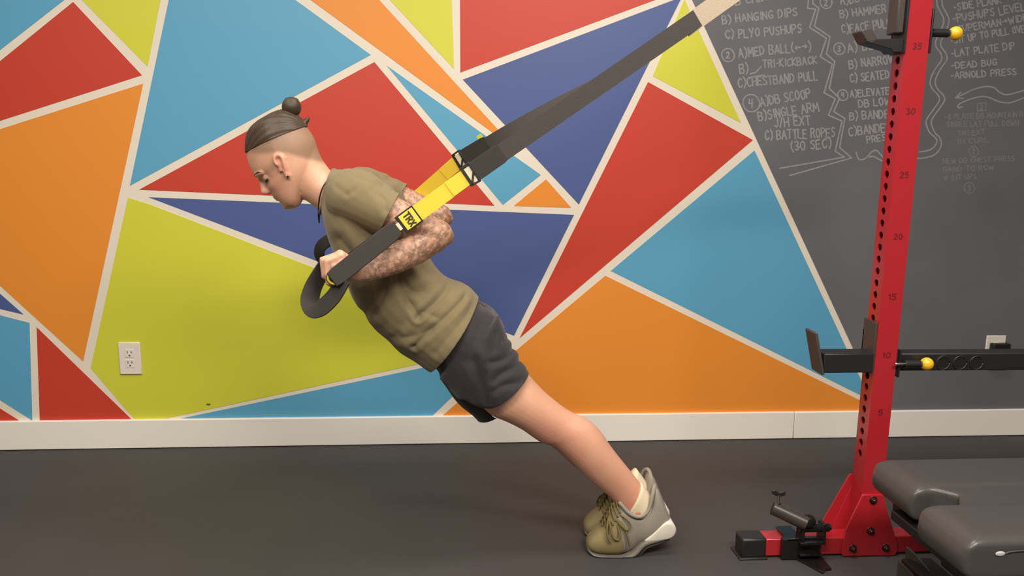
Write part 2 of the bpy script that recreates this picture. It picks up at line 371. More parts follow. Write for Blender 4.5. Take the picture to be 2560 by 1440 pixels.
# ================================================================== SQUAT RACK
M_rk = mat('red_powder_coat', (176,36,44), 0.28, spec=0.5, coat=0.25, bump=0.03, bscale=300)
M_rkdk = mat('engraved_number', (110,18,24), 0.5)
M_blk = mat('black_powder_coat', (34,32,34), 0.42)
M_blkpad = mat('grey_black_plastic', (66,60,56), 0.5)
M_steel = mat('bright_steel', (200,194,188), 0.28, metal=1.0)
M_bolt = mat('dark_bolt', (84,62,58), 0.35, metal=0.8)
M_knob = mat('yellow_knob', (244,184,36), 0.3, coat=0.3)
PX0, PX1, PY0, PY1 = 1.254, 1.320, 2.171, 2.233
PITCH = 0.035; HOLE0 = 0.636 - 10*PITCH
rack = thing('squat_rack', 'red steel squat rack upright with numbered holes and a bolted floor foot', 'squat rack', ((PX0+PX1)/2, (PY0+PY1)/2, 0))
POST_TOP = 2.24; WT = 0.004
def holed_face(mb, xface, depth_dir):
    """side wall of the upright (plane X = xface) with round holes punched through, plus hole walls"""
    yc = (PY0+PY1)/2 + 0.002; r = 0.0112; n = 16
    zs = [HOLE0 + k*PITCH for k in range(-1, 56)]
    zs = [z for z in zs if 0.30 < z < POST_TOP-0.03]
    z_lo = zs[0]-PITCH/2; z_hi = zs[-1]+PITCH/2
    xin = xface + depth_dir*WT
    def quad(z0, z1): mb.add([(xface,PY0,z0),(xface,PY1,z0),(xface,PY1,z1),(xface,PY0,z1)], [(0,1,2,3)])
    quad(0.062, z_lo); quad(z_hi, POST_TOP)
    for z in zs:
        out = []; cir = []
        for i in range(n):
            a = 2*math.pi*i/n; c, s_ = math.cos(a), math.sin(a)
            m_ = max(abs(c), abs(s_))
            yy = (PY1-PY0)/2*c/m_; out.append((xface, (PY0+PY1)/2 + yy, z + PITCH/2*s_/m_))
            cir.append((xface, yc + r*c, z + r*s_))
        inn = [(xin, p[1], p[2]) for p in cir]
        vs = out + cir + inn
        fs = [(i, (i+1) % n, n+(i+1) % n, n+i) for i in range(n)] + [(n+i, n+(i+1) % n, 2*n+(i+1) % n, 2*n+i) for i in range(n)]
        mb.add(vs, fs)
mb = MB()
holed_face(mb, PX0, 1); holed_face(mb, PX1, -1)
for Y in (PY0, PY1):
    mb.add([(PX0,Y,0.062),(PX1,Y,0.062),(PX1,Y,POST_TOP),(PX0,Y,POST_TOP)], [(0,1,2,3)])
ix0, ix1, iy0, iy1 = PX0+WT, PX1-WT, PY0+WT, PY1-WT
mb.add([(PX0,PY0,POST_TOP),(PX1,PY0,POST_TOP),(PX1,PY1,POST_TOP),(PX0,PY1,POST_TOP)], [(0,1,2,3)])
mb.add([(ix0,iy0,0.062),(ix1,iy0,0.062),(ix1,iy0,POST_TOP),(ix0,iy0,POST_TOP)], [(0,1,2,3)])
mb.add([(ix0,iy1,0.062),(ix1,iy1,0.062),(ix1,iy1,POST_TOP),(ix0,iy1,POST_TOP)], [(0,1,2,3)])
up = mb.build('upright', M_rk, rack)
for n in (5, 10, 15, 20, 25, 30, 35, 40):
    st, L = glyph_strokes(str(n), 0.0)
    h = 0.016; w = 0.0125*len(str(n))
    z = HOLE0 + n*PITCH - h/2; cx = (PX0+PX1)/2
    S = [[Vector((cx - w/2 + x/L*w, PY0, z + y*h)) for x, y in s] for s in st]
    m2 = MB(); ribbons(m2, S, 0.0032, (0,-1,0), 0.0004); m2.build('number', M_rkdk, up)
# foot tube, end cap, gussets, bolts
FX0, FX1 = 0.968, 1.56
ft = MB().box((FX0, PY0+0.003, 0.006), (FX1, PY1, 0.062)).build('foot_tube', M_rk, rack, bevel=0.004)
cap = MB().box((0.893, PY0+0.001, 0.003), (FX0+0.002, PY1+0.002, 0.0645)).build('end_cap', M_blk, rack, bevel=0.007)
MB().box((0.884, PY0-0.008, 0.0), (FX0+0.004, PY1+0.010, 0.006)).build('foot_pad', M_blk, rack, bevel=0.002)
def px_poly(ps, Y): return [pt(x, y, Y) for x, y in ps]
gp = [(2157,1237),(2208,1237),(2243,1358),(2245,1376),(2238,1389),(2108,1391),(2104,1383),(2114,1326)]
gY = PY0 - 0.006
g1 = MB().prism(px_poly(gp, gY), (0, 0.006, 0)).build('gusset_plate', M_rk, rack, bevel=0.0015)
g2p = [Vector((p.x, PY1, max(p.z, 0.004))) for p in px_poly(gp, gY)]
MB().prism(g2p, (0, 0.006, 0)).build('gusset_plate', M_rk, rack, bevel=0.0015)
web = [Vector((1.160, PY1+0.001, 0.062)), Vector((1.256, PY1+0.001, 0.062)), Vector((1.256, PY1+0.001, 0.24)), Vector((1.245, PY1+0.001, 0.24))]
MB().prism(web, (0, 0.005, 0)).build('rear_web_plate', M_rk, rack, bevel=0.001)
for x, y in [(2183,1250),(2176,1327),(2132,1371),(2214,1369)]:
    p = pt(x, y, gY)
    b = MB(); b.tube([p, p+Vector((0,-0.008,0))], 0.0095, 6, False); b.ball(p+Vector((0,-0.008,0)), (0.006,0.005,0.006), 10, 6)
    b.tube([p, p+Vector((0,-0.0015,0))], 0.0125, 16, False)
    b.build('bolt', M_bolt, rack, bevel=0.0008)
# black cross beam running to the right of the upright
BY0, BY1, BZ0, BZ1 = 2.178, 2.228, 0.586, 0.640
beam = MB().box((PX1, BY0, BZ0), (2.6, BY1, BZ1)).build('cross_beam', M_blk, rack, bevel=0.004)
for x in (2358, 2400, 2441):
    p = pt(x, 907, BY0)
    ring = [Vector((p.x + 0.0205*math.cos(2*math.pi*i/20), BY0-0.0005, p.z + 0.0205*math.sin(2*math.pi*i/20))) for i in range(21)]
    r_ = MB().tube(ring, 0.0026, 6, False).build('hole_rim', M_blk, beam, smooth=True)
    MB().tube([(p.x, BY0-0.001, p.z), (p.x, BY0+0.002, p.z)], 0.019, 20, False).build('hole_shade_disc', mat('recess_black', (12,11,12), 0.7), beam)  # black disc on the beam face, painted as the shade inside the hole
MB().box((PX1, PY0+0.002, BZ0-0.012), (PX1+0.006, PY1, BZ1+0.014)).build('beam_flange', M_blk, rack)
MB().tube([(PX1-0.002, PY0+0.012, 0.712), (PX1+0.006, PY0+0.012, 0.712)], 0.005, 10).build('flange_bolt', M_steel, rack)
# top crossmember that carries the strap anchor (just above the frame of the photo)
MB().box((PX1, PY0+0.002, 2.15), (2.6, PY1-0.002, 2.21)).build('top_crossmember', M_rk, rack, bevel=0.004)

def pop_pin(parent, x, z, Y):
    pin = MB().tube([(x-0.012, Y, z), (x+0.022, Y, z)], 0.0042, 10).build('pin', M_steel, parent, smooth=True)
    MB().tube([(x+0.014, Y, z), (x+0.060, Y, z)], 0.0115, 16, False).build('pin_housing', M_blk, parent, bevel=0.001)
    MB().tube([(x+0.060, Y, z), (x+0.070, Y, z)], 0.009, 14, False).build('pin_collar', M_steel, parent)
    k = MB().ball((x+0.082, Y, z), 0.019, 20, 14).build('pin_knob', M_knob, parent, smooth=True)
    k['label'] = 'round yellow knob'
# upper bar hook
hookU = thing('bar_hook', 'black bar hook high on the red upright with a yellow pull knob', 'bar hook', (PX0, PY0, 1.49))
zb = pt(2266, 132, PY0).z; zt = zb + 0.21
MB().box((PX0-0.006, PY0-0.002, zb), (PX0, PY1+0.006, zt)).build('side_plate', M_blk, hookU, bevel=0.001)
MB().box((PX0-0.006, PY1+0.001, zb), (PX1+0.006, PY1+0.006, zb+0.11)).build('rear_plate', M_blk, hookU, bevel=0.001)
MB().box((PX1+0.001, PY0-0.004, zb), (PX1+0.006, PY1+0.006, zb+0.118)).build('side_plate', M_blk, hookU, bevel=0.001)
pw = [pt(2242, -20, PY0+0.01), pt(2266, -20, PY0+0.01), pt(2259, 84, PY0+0.01), pt(2236, 84, PY0+0.01)]
MB().box((PX0-0.028, PY0+0.006, zb+0.052), (PX0-0.006, PY1-0.004, zt-0.01)).build('wear_pad', M_blkpad, hookU, bevel=0.004)
hp = [(2194,97),(2236,97),(2262,90),(2262,131),(2234,131),(2228,123),(2172,106),(2152,76),(2180,70)]
MB().prism(px_poly([(2192,97),(2262,97),(2262,131),(2234,131),(2228,123),(2170,106)], PY0+0.004), (0, 0.054, 0)).build('hook_arm', M_blk, hookU, bevel=0.002)
MB().prism(px_poly([(2168,106),(2153,77),(2160,73),(2180,70),(2194,98),(2184,104)], PY0+0.004), (0, 0.054, 0)).build('hook_lip', M_blkpad, hookU, bevel=0.003)
pop_pin(hookU, PX1+0.004, pt(2330, 82, PY0+0.02).z, PY0+0.02)
# lower safety arm
hookL = thing('safety_arm', 'short black safety arm with upturned end low on the red upright', 'safety arm', (PX0, PY0, 0.585))
MB().box((1.098, PY0-0.002, 0.584), (PX0-0.004, PY1-0.002, 0.642)).build('arm', M_blk, hookL, bevel=0.003)
MB().prism([Vector((1.094, PY0-0.006, 0.578)), Vector((1.102, PY0-0.006, 0.580)), Vector((1.071, PY0-0.006, 0.706)), Vector((1.063, PY0-0.006, 0.704))], (0, 0.068, 0)).build('end_lip', mat('worn_black_rubber', (70,62,58), 0.6), hookL, bevel=0.002)
MB().box((PX0-0.007, PY0-0.001, 0.578), (PX0-0.001, PY1+0.006, 0.735)).build('side_plate', M_blkpad, hookL, bevel=0.001)
MB().box((PX0-0.007, PY1+0.001, 0.578), (PX1+0.014, PY1+0.006, 0.70)).build('rear_plate', M_blk, hookL)
MB().box((PX1+0.0065, PY0-0.004, 0.570), (PX1+0.0115, PY1+0.006, 0.652)).build('side_plate', M_blk, hookL)
pop_pin(hookL, PX1+0.004, pt(2260, 910, PY0-0.014).z, PY0-0.014)

# ------------------------------------------------------------------ landmine attachment clamped on the foot tube
lm = thing('landmine_attachment', 'black pivoting bar sleeve clamped on the red rack foot', 'landmine', (1.08, PY0, 0.0))
Yl = PY0 - 0.03
M_blkgl = mat('black_gloss_steel', (26,24,24), 0.22)
s0 = pt(1931, 1269, Yl+0.04); s1 = pt(2016, 1309, Yl)
dirs = (s1 - s0).normalized()
slv = MB(); slv.tube([s0, s1], 0.021, 22, False); 
sl = slv.build('sleeve', mat('worn_black_steel', (62,54,48), 0.35), lm, smooth=False, bevel=0.002)
MB().tube([s0 - dirs*0.0006, s0 + dirs*0.004], 0.017, 20, False).build('sleeve_bore', mat('recess_black', (12,11,12), 0.7), sl)
k0 = s0 + dirs*0.018 + Vector((0,0,0.018)); k1 = k0 + Vector((-0.002, 0.0, 0.028))
sc = MB().tube([k0, k1], 0.0035, 8, False).build('clamp_screw', M_steel, lm)
MB().tube([k0+Vector((0,0,-0.002)), k0+Vector((0,0,0.006))], 0.007, 8, False).build('lock_nut', M_blk, sc)
kn = MB(); kn.prism([k1+Vector(v) for v in [(-0.022,0,0.016),(-0.012,0,0.019),(0,0,0.010),(0.012,0,0.013),(0.022,0,0.014),(0.021,0,0.001),(0.006,0,-0.003),(-0.010,0,0.001),(-0.019,0,0.006)]], (0,0.008,0))
kn.build('wing_knob', M_blk, sc, bevel=0.002)
def pb(x0, y0, x1, y1, Y): a = pt(x0, y1, Y); b = pt(x1, y0, Y); return a, b
a, b = pb(2004, 1322, 2068, 1358, Yl)
for dx in (0.0, (b.x-a.x)-0.010):
    MB().prism([Vector((a.x+dx, Yl, a.z)), Vector((a.x+dx, Yl+0.045, a.z)), Vector((a.x+dx, Yl+0.040, b.z+0.012)), Vector((a.x+dx, Yl+0.004, b.z+0.012))], (0.010, 0, 0)).build('hinge_cheek', M_blkgl, lm, bevel=0.002)
MB().tube([Vector((a.x-0.004, Yl+0.016, b.z-0.004)), Vector((b.x+0.012, Yl+0.016, b.z-0.004))], 0.013, 18, False).build('hinge_barrel', M_blkgl, lm, bevel=0.001)
MB().tube([Vector((b.x+0.010, Yl+0.016, b.z-0.002)), Vector((b.x+0.018, Yl+0.016, b.z-0.002))], 0.0105, 6, False).build('hinge_bolt', M_bolt, lm)
MB().ball(s1 + Vector((0.006, 0.008, 0.004)), (0.026,0.02,0.022), 16, 10).build('swivel_knuckle', M_blkgl, lm, smooth=True)
MB().box((a.x-0.004, Yl-0.004, a.z-0.006), (b.x-0.002, PY0+0.004, a.z+0.002)).build('hinge_base', M_blkgl, lm, bevel=0.001)
c0 = pt(1957, 1348, PY0-0.012)
MB().box((c0.x, PY0-0.014, 0.003), (b.x-0.006, PY0+0.002, c0.z+0.002)).build('clamp_front_plate', M_blkgl, lm, bevel=0.002)
MB().box((c0.x+0.012, PY0-0.014, 0.063), (a.x+0.012, PY1+0.01, 0.070)).build('clamp_top_plate', M_blkgl, lm, bevel=0.002)
MB().box((a.x, PY0-0.030, 0.020), (b.x-0.008, PY0-0.012, 0.026)).build('clamp_flange', M_blkgl, lm, bevel=0.001)
q = [pt(1988,1391,PY0-0.015), pt(2058,1391,PY0-0.015)]
f0 = [Vector((q[0].x, PY0-0.004, 0.0)), Vector((q[1].x, PY0-0.004, 0.0)), Vector((q[1].x-0.004, PY0-0.078, 0.0)), Vector((q[1].x-0.022, PY0-0.080, 0)), Vector((q[1].x-0.040, PY0-0.098, 0.0))]
MB().prism(f0, (0,0,0.007)).build('floor_plate', M_blkgl, lm, bevel=0.001)

# ================================================================== BENCH
bench = thing('weight_bench', 'black padded bench with a notched rounded pad end beside the rack', 'bench', (1.4, 1.72, 0))
M_vinyl = mat('black_vinyl', (72,68,66), 0.34, spec=0.5, bump=0.12, bscale=60)
BZ = 0.405
def lobe(mb, y0, y1, x0, x1, z0, z1):
    # long pad with a half-round left end
    prof = []
    r = (z1-z0)/2
    cx, cz = x0+r, (z0+z1)/2
    for k in range(11):
        a = math.pi/2 + math.pi*k/10; prof.append((cx + r*math.cos(a), cz + r*math.sin(a)))
    prof += [(x1, z0), (x1, z1)]
    rings = []
    for y, ins in ((y0, .016), (y0+.006, .006), (y0+.018, 0), (y1-.018, 0), (y1-.006, .006), (y1, .016)):
        rings.append([Vector((max(x, x0+ins) if x < x1 else x, y, min(max(z, z0+ins), z1-ins))) for x, z in prof])
    mb.loft(rings)
mb = MB()
lobe(mb, 1.505, 1.690, 1.112, 2.05, 0.300, BZ)
lobe(mb, 1.772, 1.965, 1.150, 2.05, 0.305, BZ)
nt_ = [Vector((1.215,1.68,0.30)), Vector((1.25,1.735,0.30)), Vector((1.205,1.78,0.30)), Vector((2.04,1.78,0.30)), Vector((2.04,1.68,0.30))]
mb.prism(nt_, (0, 0, BZ-0.304))
pme = remeshed(mb, 0.006, 5, 0.5, 'pad')
pad = mesh_obj('pad', pme, M_vinyl, bench, smooth=True)
pc = pt(2500, 1384, 1.505)
MB().ball((pc.x, 1.504, pc.z), (0.0115, 0.002, 0.0058), 18, 8).build('badge', mat('silver_badge', (196,190,190), 0.35), bench, smooth=True)
MB().tube(cat_pts([(pc.x+0.012, 1.504, pc.z+0.001), (pc.x+0.05, 1.5035, pc.z+0.006), (pc.x+0.25, 1.5035, pc.z+0.009), (pc.x+0.5, 1.5035, pc.z+0.009)]), 0.0016, 6).build('piping', M_blkpad, bench)
M_bfr = mat('bench_frame_black', (20,18,18), 0.45)
M_bpl = mat('bench_plate_grey', (70,66,58), 0.4, metal=0.3)
MB().box((1.21, 1.53, 0.262), (2.0, 1.94, 0.292)).build('pad_board', M_bfr, bench, bevel=0.004)
MB().box((1.24, 1.69, 0.20), (2.0, 1.76, 0.262)).build('spine_tube', M_bfr, bench, bevel=0.004)
MB().box((1.33, 1.69, 0.03), (1.40, 1.76, 0.20)).build('leg', M_bfr, bench, bevel=0.004)
MB().box((1.86, 1.69, 0.03), (1.93, 1.76, 0.20)).build('leg', M_bfr, bench, bevel=0.004)
MB().box((1.31, 1.46, 0.0), (1.40, 2.03, 0.07)).build('foot', M_bfr, bench, bevel=0.005)
MB().box((1.85, 1.46, 0.0), (1.93, 2.03, 0.06)).build('foot', M_bfr, bench, bevel=0.005)
for (ya, xa, ztop) in ((1.985, 1.272, 0.088), (2.045, 1.330, 0.098)):
    MB().prism([Vector((xa, ya, 0.012)), Vector((xa, ya, ztop)), Vector((xa+0.012, ya-0.03, ztop-0.012)), Vector((xa+0.020, ya-0.115, ztop-0.034)), Vector((xa+0.020, ya-0.115, 0.0))], (0.006, 0, 0)).build('adjust_plate', M_bpl, bench, bevel=0.0015)
    MB().box((xa+0.016, ya-0.116, ztop-0.038), (xa+0.045, ya-0.108, ztop-0.032)).build('plate_tab', M_bpl, bench)
MB().box((1.17, 1.56, 0.268), (1.30, 1.88, 0.296)).build('underside_panel', M_bfr, bench, bevel=0.004)
MB().tube([(1.225, 1.505, 0.27), (1.225, 1.505, 0.19)], 0.008, 10).build('leg_pin', M_bfr, bench)

# ================================================================== PERSON
YC = 2.30                       # body mid plane
def sec(A, B, hd, Y, n=28, p=1.0, dz=0.0):
    """cross-section: in-plane edge points A, B (sight points at distance Y), half breadth hd across"""
    a = pt(A[0], A[1], Y); b = pt(B[0], B[1], Y); c = (a+b)/2; h = (a-b)/2
    return [c + h*sgnp(math.cos(2*math.pi*i/n), p) + Vector((0, hd*sgnp(math.sin(2*math.pi*i/n), p), 0)) for i in range(n)]
def mirror_y(mb_pts): return [Vector((p.x, 2*YC - p.y, p.z)) for p in mb_pts]

person = thing('person', 'person in olive T-shirt and dark shorts leaning forward in a strap press, gripping a handle', 'person', (0.55, 2.30, 0))

# ---- skin material driven by painted masks (R scalp stubble, G tattoo, B rosy)
M_skin = bpy.data.materials.new('skin'); M_skin.use_nodes = True
nt = M_skin.node_tree; P_ = nt.nodes['Principled BSDF']; L_ = nt.links.new
P_.inputs['Roughness'].default_value = 0.48
P_.inputs['Subsurface Weight'].default_value = 0.12; P_.inputs['Subsurface Radius'].default_value = (0.012, 0.005, 0.003); P_.inputs['Subsurface Scale'].default_value = 0.6
at_ = nt.nodes.new('ShaderNodeAttribute'); at_.attribute_name = 'mask'
sp = nt.nodes.new('ShaderNodeSeparateColor'); L_(at_.outputs['Color'], sp.inputs['Color'])
tc_ = nt.nodes.new('ShaderNodeTexCoord')
def mixc(fac, a, b):
    m = nt.nodes.new('ShaderNodeMix'); m.data_type = 'RGBA'
    if hasattr(fac, 'is_linked'): L_(fac, m.inputs['Factor'])
    else: m.inputs['Factor'].default_value = fac
    for k, v in (('A', a), ('B', b)):
        if isinstance(v, tuple): m.inputs[k].default_value = lin(v) + (1,)
        else: L_(v, m.inputs[k])
    return m.outputs['Result']
def noise(scale, det=4, rough=0.6):
    n = nt.nodes.new('ShaderNodeTexNoise'); n.inputs['Scale'].default_value = scale; n.inputs['Detail'].default_value = det; n.inputs['Roughness'].default_value = rough
    L_(tc_.outputs['Object'], n.inputs['Vector']); return n.outputs['Fac']
def ramp(src, lo, hi):
    r = nt.nodes.new('ShaderNodeMapRange'); r.inputs['From Min'].default_value = lo; r.inputs['From Max'].default_value = hi; L_(src, r.inputs['Value']); return r.outputs['Result']
def mul(a, b):
    m = nt.nodes.new('ShaderNodeMath'); m.operation = 'MULTIPLY'
    L_(a, m.inputs[0])
    if hasattr(b, 'is_linked'): L_(b, m.inputs[1])
    else: m.inputs[1].default_value = b
    return m.outputs[0]
skin0 = mixc(ramp(noise(9), .35, .65), (218,163,132), (226,174,144))
skin1 = mixc(sp.outputs['Blue'], skin0, (206,128,108))
skin2 = mixc(mul(sp.outputs['Red'], 0.72), skin1, (128,104,82))
vor = nt.nodes.new('ShaderNodeTexVoronoi'); vor.inputs['Scale'].default_value = 38; vor.feature = 'SMOOTH_F1'
L_(tc_.outputs['Object'], vor.inputs['Vector'])
ink = mul(ramp(noise(84, 5, .7), .36, .54), ramp(vor.outputs['Distance'], .05, .40))
inkm = mul(mul(ink, sp.outputs['Green']), 0.70)
skin3 = mixc(inkm, skin2, (92,76,60))
L_(skin3, P_.inputs['Base Color'])
bmp = nt.nodes.new('ShaderNodeBump'); bmp.inputs['Strength'].default_value = 0.08; bmp.inputs['Distance'].default_value = 0.002
L_(noise(260), bmp.inputs['Height']); L_(bmp.outputs['Normal'], P_.inputs['Normal'])

# ---- head, in its own frame (f forward, u up, s to the near side), numbers in 1/885 m
HS = 1/885.0
HO = pt(722, 420, YC)
_f = (pt(722-87, 420+49, YC) - HO).normalized()
_u = (pt(722-49, 420-87, YC) - HO); _u = (_u - _f*_u.dot(_f)).normalized()
_s = Vector((0, -1, 0))
def hd_pt(f, u, s): return HO + _f*f*HS + _u*u*HS + _s*s*HS
body = MB()
HST = [ # u, front, back, half width
 (129, 6, -34, 16), (124, 24, -52, 33), (112, 44, -70, 50), (94, 60, -83, 60), (72, 73, -90, 66), (50, 80, -92, 68), (34, 82, -92, 68),
 (22, 81, -90, 67), (10, 76, -86, 65), (-4, 73, -80, 63), (-18, 71, -72, 61), (-32, 70, -58, 58), (-46, 68, -38, 54), (-58, 64, -18, 50), (-70, 61, -2, 44), (-80, 58, 8, 36), (-88, 50, 18, 25), (-92, 42, 26, 12)]
rings = []
for u, fr, bk, hw in HST:
    c = (fr+bk)/2; a = (fr-bk)/2; ring = []
    for i in range(36):
        t = 2*math.pi*i/36; ct, s_ = math.cos(t), math.sin(t)
        f = c + a*ct
        # face narrower in front of the temples
        w = hw*s_*(1 - 0.16*max(ct, 0)*(1 if u < 60 else 0.5))
        push = 0
        ey = abs(w)
        push += -9*math.exp(-((u-4)/11)**2 - ((ey-30)/15)**2)*(1 if ct > 0 else 0)      # eye sockets
        push += 5*math.exp(-((u+18)/14)**2 - ((ey-40)/14)**2)*(1 if ct > 0 else 0)      # cheek bones
        ring.append(hd_pt(f + push, u, w))
    rings.append(ring)
rings = catmull(rings, 3)
body.loft(rings)
# nose
body.loft(catmull([[hd_pt(f + r*math.cos(2*math.pi*i/14)*.8, u, w*math.sin(2*math.pi*i/14)) for i in range(14)] for f, u, r, w in
    [(72,20,7,7),(74,8,8,8),(77,-4,9,10),(80,-14,11,12),(82,-22,11,15),(78,-28,9,16),(72,-31,5,11)]], 3))
for s_ in (-1, 1): body.ball(hd_pt(74, -25, 11*s_), 8*HS, 12, 8)
# brow ridge, lids, lips, chin
for s_ in (-1, 1):
    body.tube([hd_pt(77, 20, 8*s_), hd_pt(72, 21.5, 24*s_), hd_pt(55, 18, 44*s_)], [5*HS, 5.5*HS, 5*HS], 10)
    body.ball(hd_pt(51, 4, 29*s_), (12*HS, 14*HS, 10*HS), 14, 10, (_f, _s, _u))
body.tube([hd_pt(57, -45, -20), hd_pt(69, -43.5, 0), hd_pt(57, -45, 20)], [3*HS, 4.6*HS, 3*HS], 10)
body.tube([hd_pt(56, -51, -18), hd_pt(66, -52.5, 0), hd_pt(56, -51, 18)], [3*HS, 5.2*HS, 3*HS], 10)
body.ball(hd_pt(52, -76, 0), (11*HS, 18*HS, 12*HS), 14, 10, (_f, _s, _u))
# ears
for s_ in (-1, 1):
    ear = [(1,-19),(-2,-12),(-7,4),(-11,18),(-11,28),(-5,34),(4,32),(8,24),(8,15)]
    body.tube(cat_pts([hd_pt(f, u, s_*(66 + 5*(1 if u > 0 else .6))) for f, u in ear], 4), [4.2*HS]*((len(ear)-1)*4+1), 8)
    body.tube([hd_pt(2, -20, s_*66), hd_pt(0, -8, s_*68)], [5.5*HS, 5*HS], 10)
    body.ball(hd_pt(-3, 11, s_*63), (8*HS, 6*HS, 19*HS), 14, 10, (_f, _s, _u))
    body.tube([hd_pt(7, 6, s_*66), hd_pt(9, 0, s_*66)], 4*HS, 8)
# neck
nk = [((786,350),(728,470),.050),((800,388),(752,494),.053),((812,408),(768,503),.054),((824,424),(784,514),.057),((838,436),(800,526),.066),((858,446),(812,548),.095)]
body.loft(catmull([sec(a, b, h, YC) for a, b, h in nk], 3))
# torso (kept inside the clothes)
def shrink(a, b, k): return ((a[0]+(b[0]-a[0])*k, a[1]+(b[1]-a[1])*k), (b[0]+(a[0]-b[0])*k, b[1]+(a[1]-b[1])*k))
TORSO = [((806,520),(838,428),.075),((812,548),(878,428),.135),((820,580),(928,444),.172),((832,612),(972,484),.180),((845,655),(1010,545),.170),((868,702),(1048,618),.155),
         ((900,758),(1086,668),.150),((940,812),(1122,698),.155),((990,860),(1165,712),.163),((1040,895),(1192,742),.170),((1080,926),(1218,772),.172),((1108,950),(1240,800),.172)]
tor = []
for a, b, h in TORSO:
    k_ = 0.06 + 0.12*max(0, min(1, (a[0]-960)/80)); a2, b2 = shrink(a, b, k_); tor.append(sec(a2, b2, h-0.014-.022*max(0, min(1, (a[0]-960)/80)), YC, p=0.92))
body.loft(catmull(tor, 3))
# pelvis + legs
body.loft(catmull([sec(a, b, h, YC) for a, b, h in [((1072,895),(1176,768),.145),((1116,938),(1218,812),.150),((1142,962),(1240,840),.145)]], 3))
LEG = [((1150,950),(1240,832),.070,2.226),((1190,998),(1280,892),.074,2.228),((1226,1034),(1316,938),.074,2.230),((1262,1050),(1355,974),.069,2.233),((1300,1069),(1398,1010),.063,2.236),
       ((1330,1090),(1432,1033),.058,2.238),((1352,1104),(1453,1041),.056,2.239),((1378,1113),(1478,1055),.056,2.240),((1408,1135),(1503,1080),.058,2.241),((1440,1166),(1525,1112),.056,2.242),
       ((1470,1196),(1546,1140),.049,2.243),((1500,1222),(1572,1172),.041,2.244),((1526,1244),(1598,1205),.036,2.245),((1548,1270),(1622,1236),.035,2.245),((1556,1300),(1640,1272),.034,2.245)]
def leg(mb, far=False):
    rs = [sec(a, b, h, Y) for a, b, h, Y in LEG]
    if far: rs = [[Vector((p.x+0.008-.022*math.sin(math.pi*i/(len(rs)-1)), 2*YC-p.y, p.z-.026*math.sin(math.pi*i/(len(rs)-1)))) for p in r][::-1] for i, r in enumerate(rs)]
    mb.loft(catmull(rs, 3))
    # ankle bones, knee cap
    for (x, y, dY, r) in ((1590,1270,-.026,.013),(1590,1270,.026,.013)):
        q = pt(x, y, 2.245) + Vector((0, dY, 0))
        if far: q = Vector((q.x+0.008, 2*YC-q.y, q.z))
        mb.ball(q, r, 12, 8)
    q = pt(1374, 1086, 2.238)
    if far: q = Vector((q.x+0.008, 2*YC-q.y, q.z))
    if not far: mb.ball(q, (.027,.030,.027), 14, 10)
leg(body); leg(body, True)
# arms and hands
def P3(x, y, Y): return pt(x, y, Y)
UA = [(P3(892,492,2.160), .055), (P3(930,512,2.135), .056), (P3(985,540,2.118), .049), (P3(1040,564,2.116), .045), (P3(1080,580,2.116), .041), (P3(1094,586,2.116), .039)]
FA = [(P3(1096,586,2.116), .039), (P3(1076,598,2.114), .043), (P3(1036,620,2.102), .045), (P3(988,646,2.078), .040), (P3(940,668,2.058), .033), (P3(905,680,2.038), .0275), (P3(886,680,2.028), .026)]
HY = 2.022
PALM = [(P3(888,680,HY), .024, .030), (P3(874,667,HY), .020, .038), (P3(860,650,HY), .017, .043), (P3(850,640,HY), .014, .043)]
FING = [  # finger: across offset, joints (photo positions), radii
 (-.033, [(852,642),(817,653),(818,686),(838,697)], [.0108,.0102,.0094,.0086]),
 (-.011, [(850,639),(809,651),(813,690),(838,702)], [.0116,.0110,.0100,.0090]),
 ( .011, [(849,638),(807,650),(812,691),(839,704)], [.0116,.0112,.0102,.0092]),
 ( .033, [(850,640),(811,650),(815,688),(840,701)], [.0116,.0110,.0100,.0090])]
THUMB = [P3(876,684,HY+.030), P3(858,706,HY+.026), P3(838,712,HY+.008), P3(822,706,HY-.008)]
def arm(mb, far=False):
    def T(p):
        if not far: return p
        q = Vector((p.x, 2*YC - p.y, p.z)); return q
    def lift(p, k):  # the far elbow is carried a little higher
        return p + Vector((0, 0, 0.016*k)) if far else p
    ks = [0, .3, .7, .9, 1, 1]
    mb.tube(cat_pts([T(lift(p, k)) for (p, r), k in zip(UA, ks)], 3), np.interp(np.linspace(0, 5, 16), range(6), [r for p, r in UA]), 20)
    ks = [1, 1, .8, .55, .3, .12, 0]
    mb.tube(cat_pts([T(lift(p, k)) for (p, r), k in zip(FA, ks)], 3), np.interp(np.linspace(0, 6, 19), range(7), [r for p, r in FA]), 20)
    # elbow point
    mb.ball(T(lift(P3(1116,592,2.116), 1)), (.022,.020,.022), 12, 8)
    rs = []
    for i, (p, a, h) in enumerate(PALM):
        t = (PALM[min(i+1, 3)][0] - PALM[max(i-1, 0)][0]).normalized(); w = t.cross(Vector((0,1,0))).normalized()
        rs.append([T(p + w*a*math.cos(2*math.pi*j/18) + Vector((0, h*math.sin(2*math.pi*j/18), 0))) for j in range(18)])
    mb.loft(catmull(rs, 3))
    for off, js, rd in FING:
        mb.tube([T(P3(x, y, HY+off)) for x, y in js], rd, 12)
        mb.ball(T(P3(js[0][0]+1, js[0][1]-3, HY+off)), rd[0]*1.06, 12, 8)
    mb.tube([T(P3(837, 664, HY-.030)), T(P3(837, 664, HY+.034))], .0150, 12)
    for dy_ in (-.030, -.008, .014): mb.ball(T(P3(858, 662, HY+dy_)), .0200, 12, 8)
    mb.tube([T(p) for p in THUMB], [.015, .0125, .0110, .0095], 12)
arm(body); arm(body, True)
bme = remeshed(body, 0.0034, 5, 0.5, 'body')
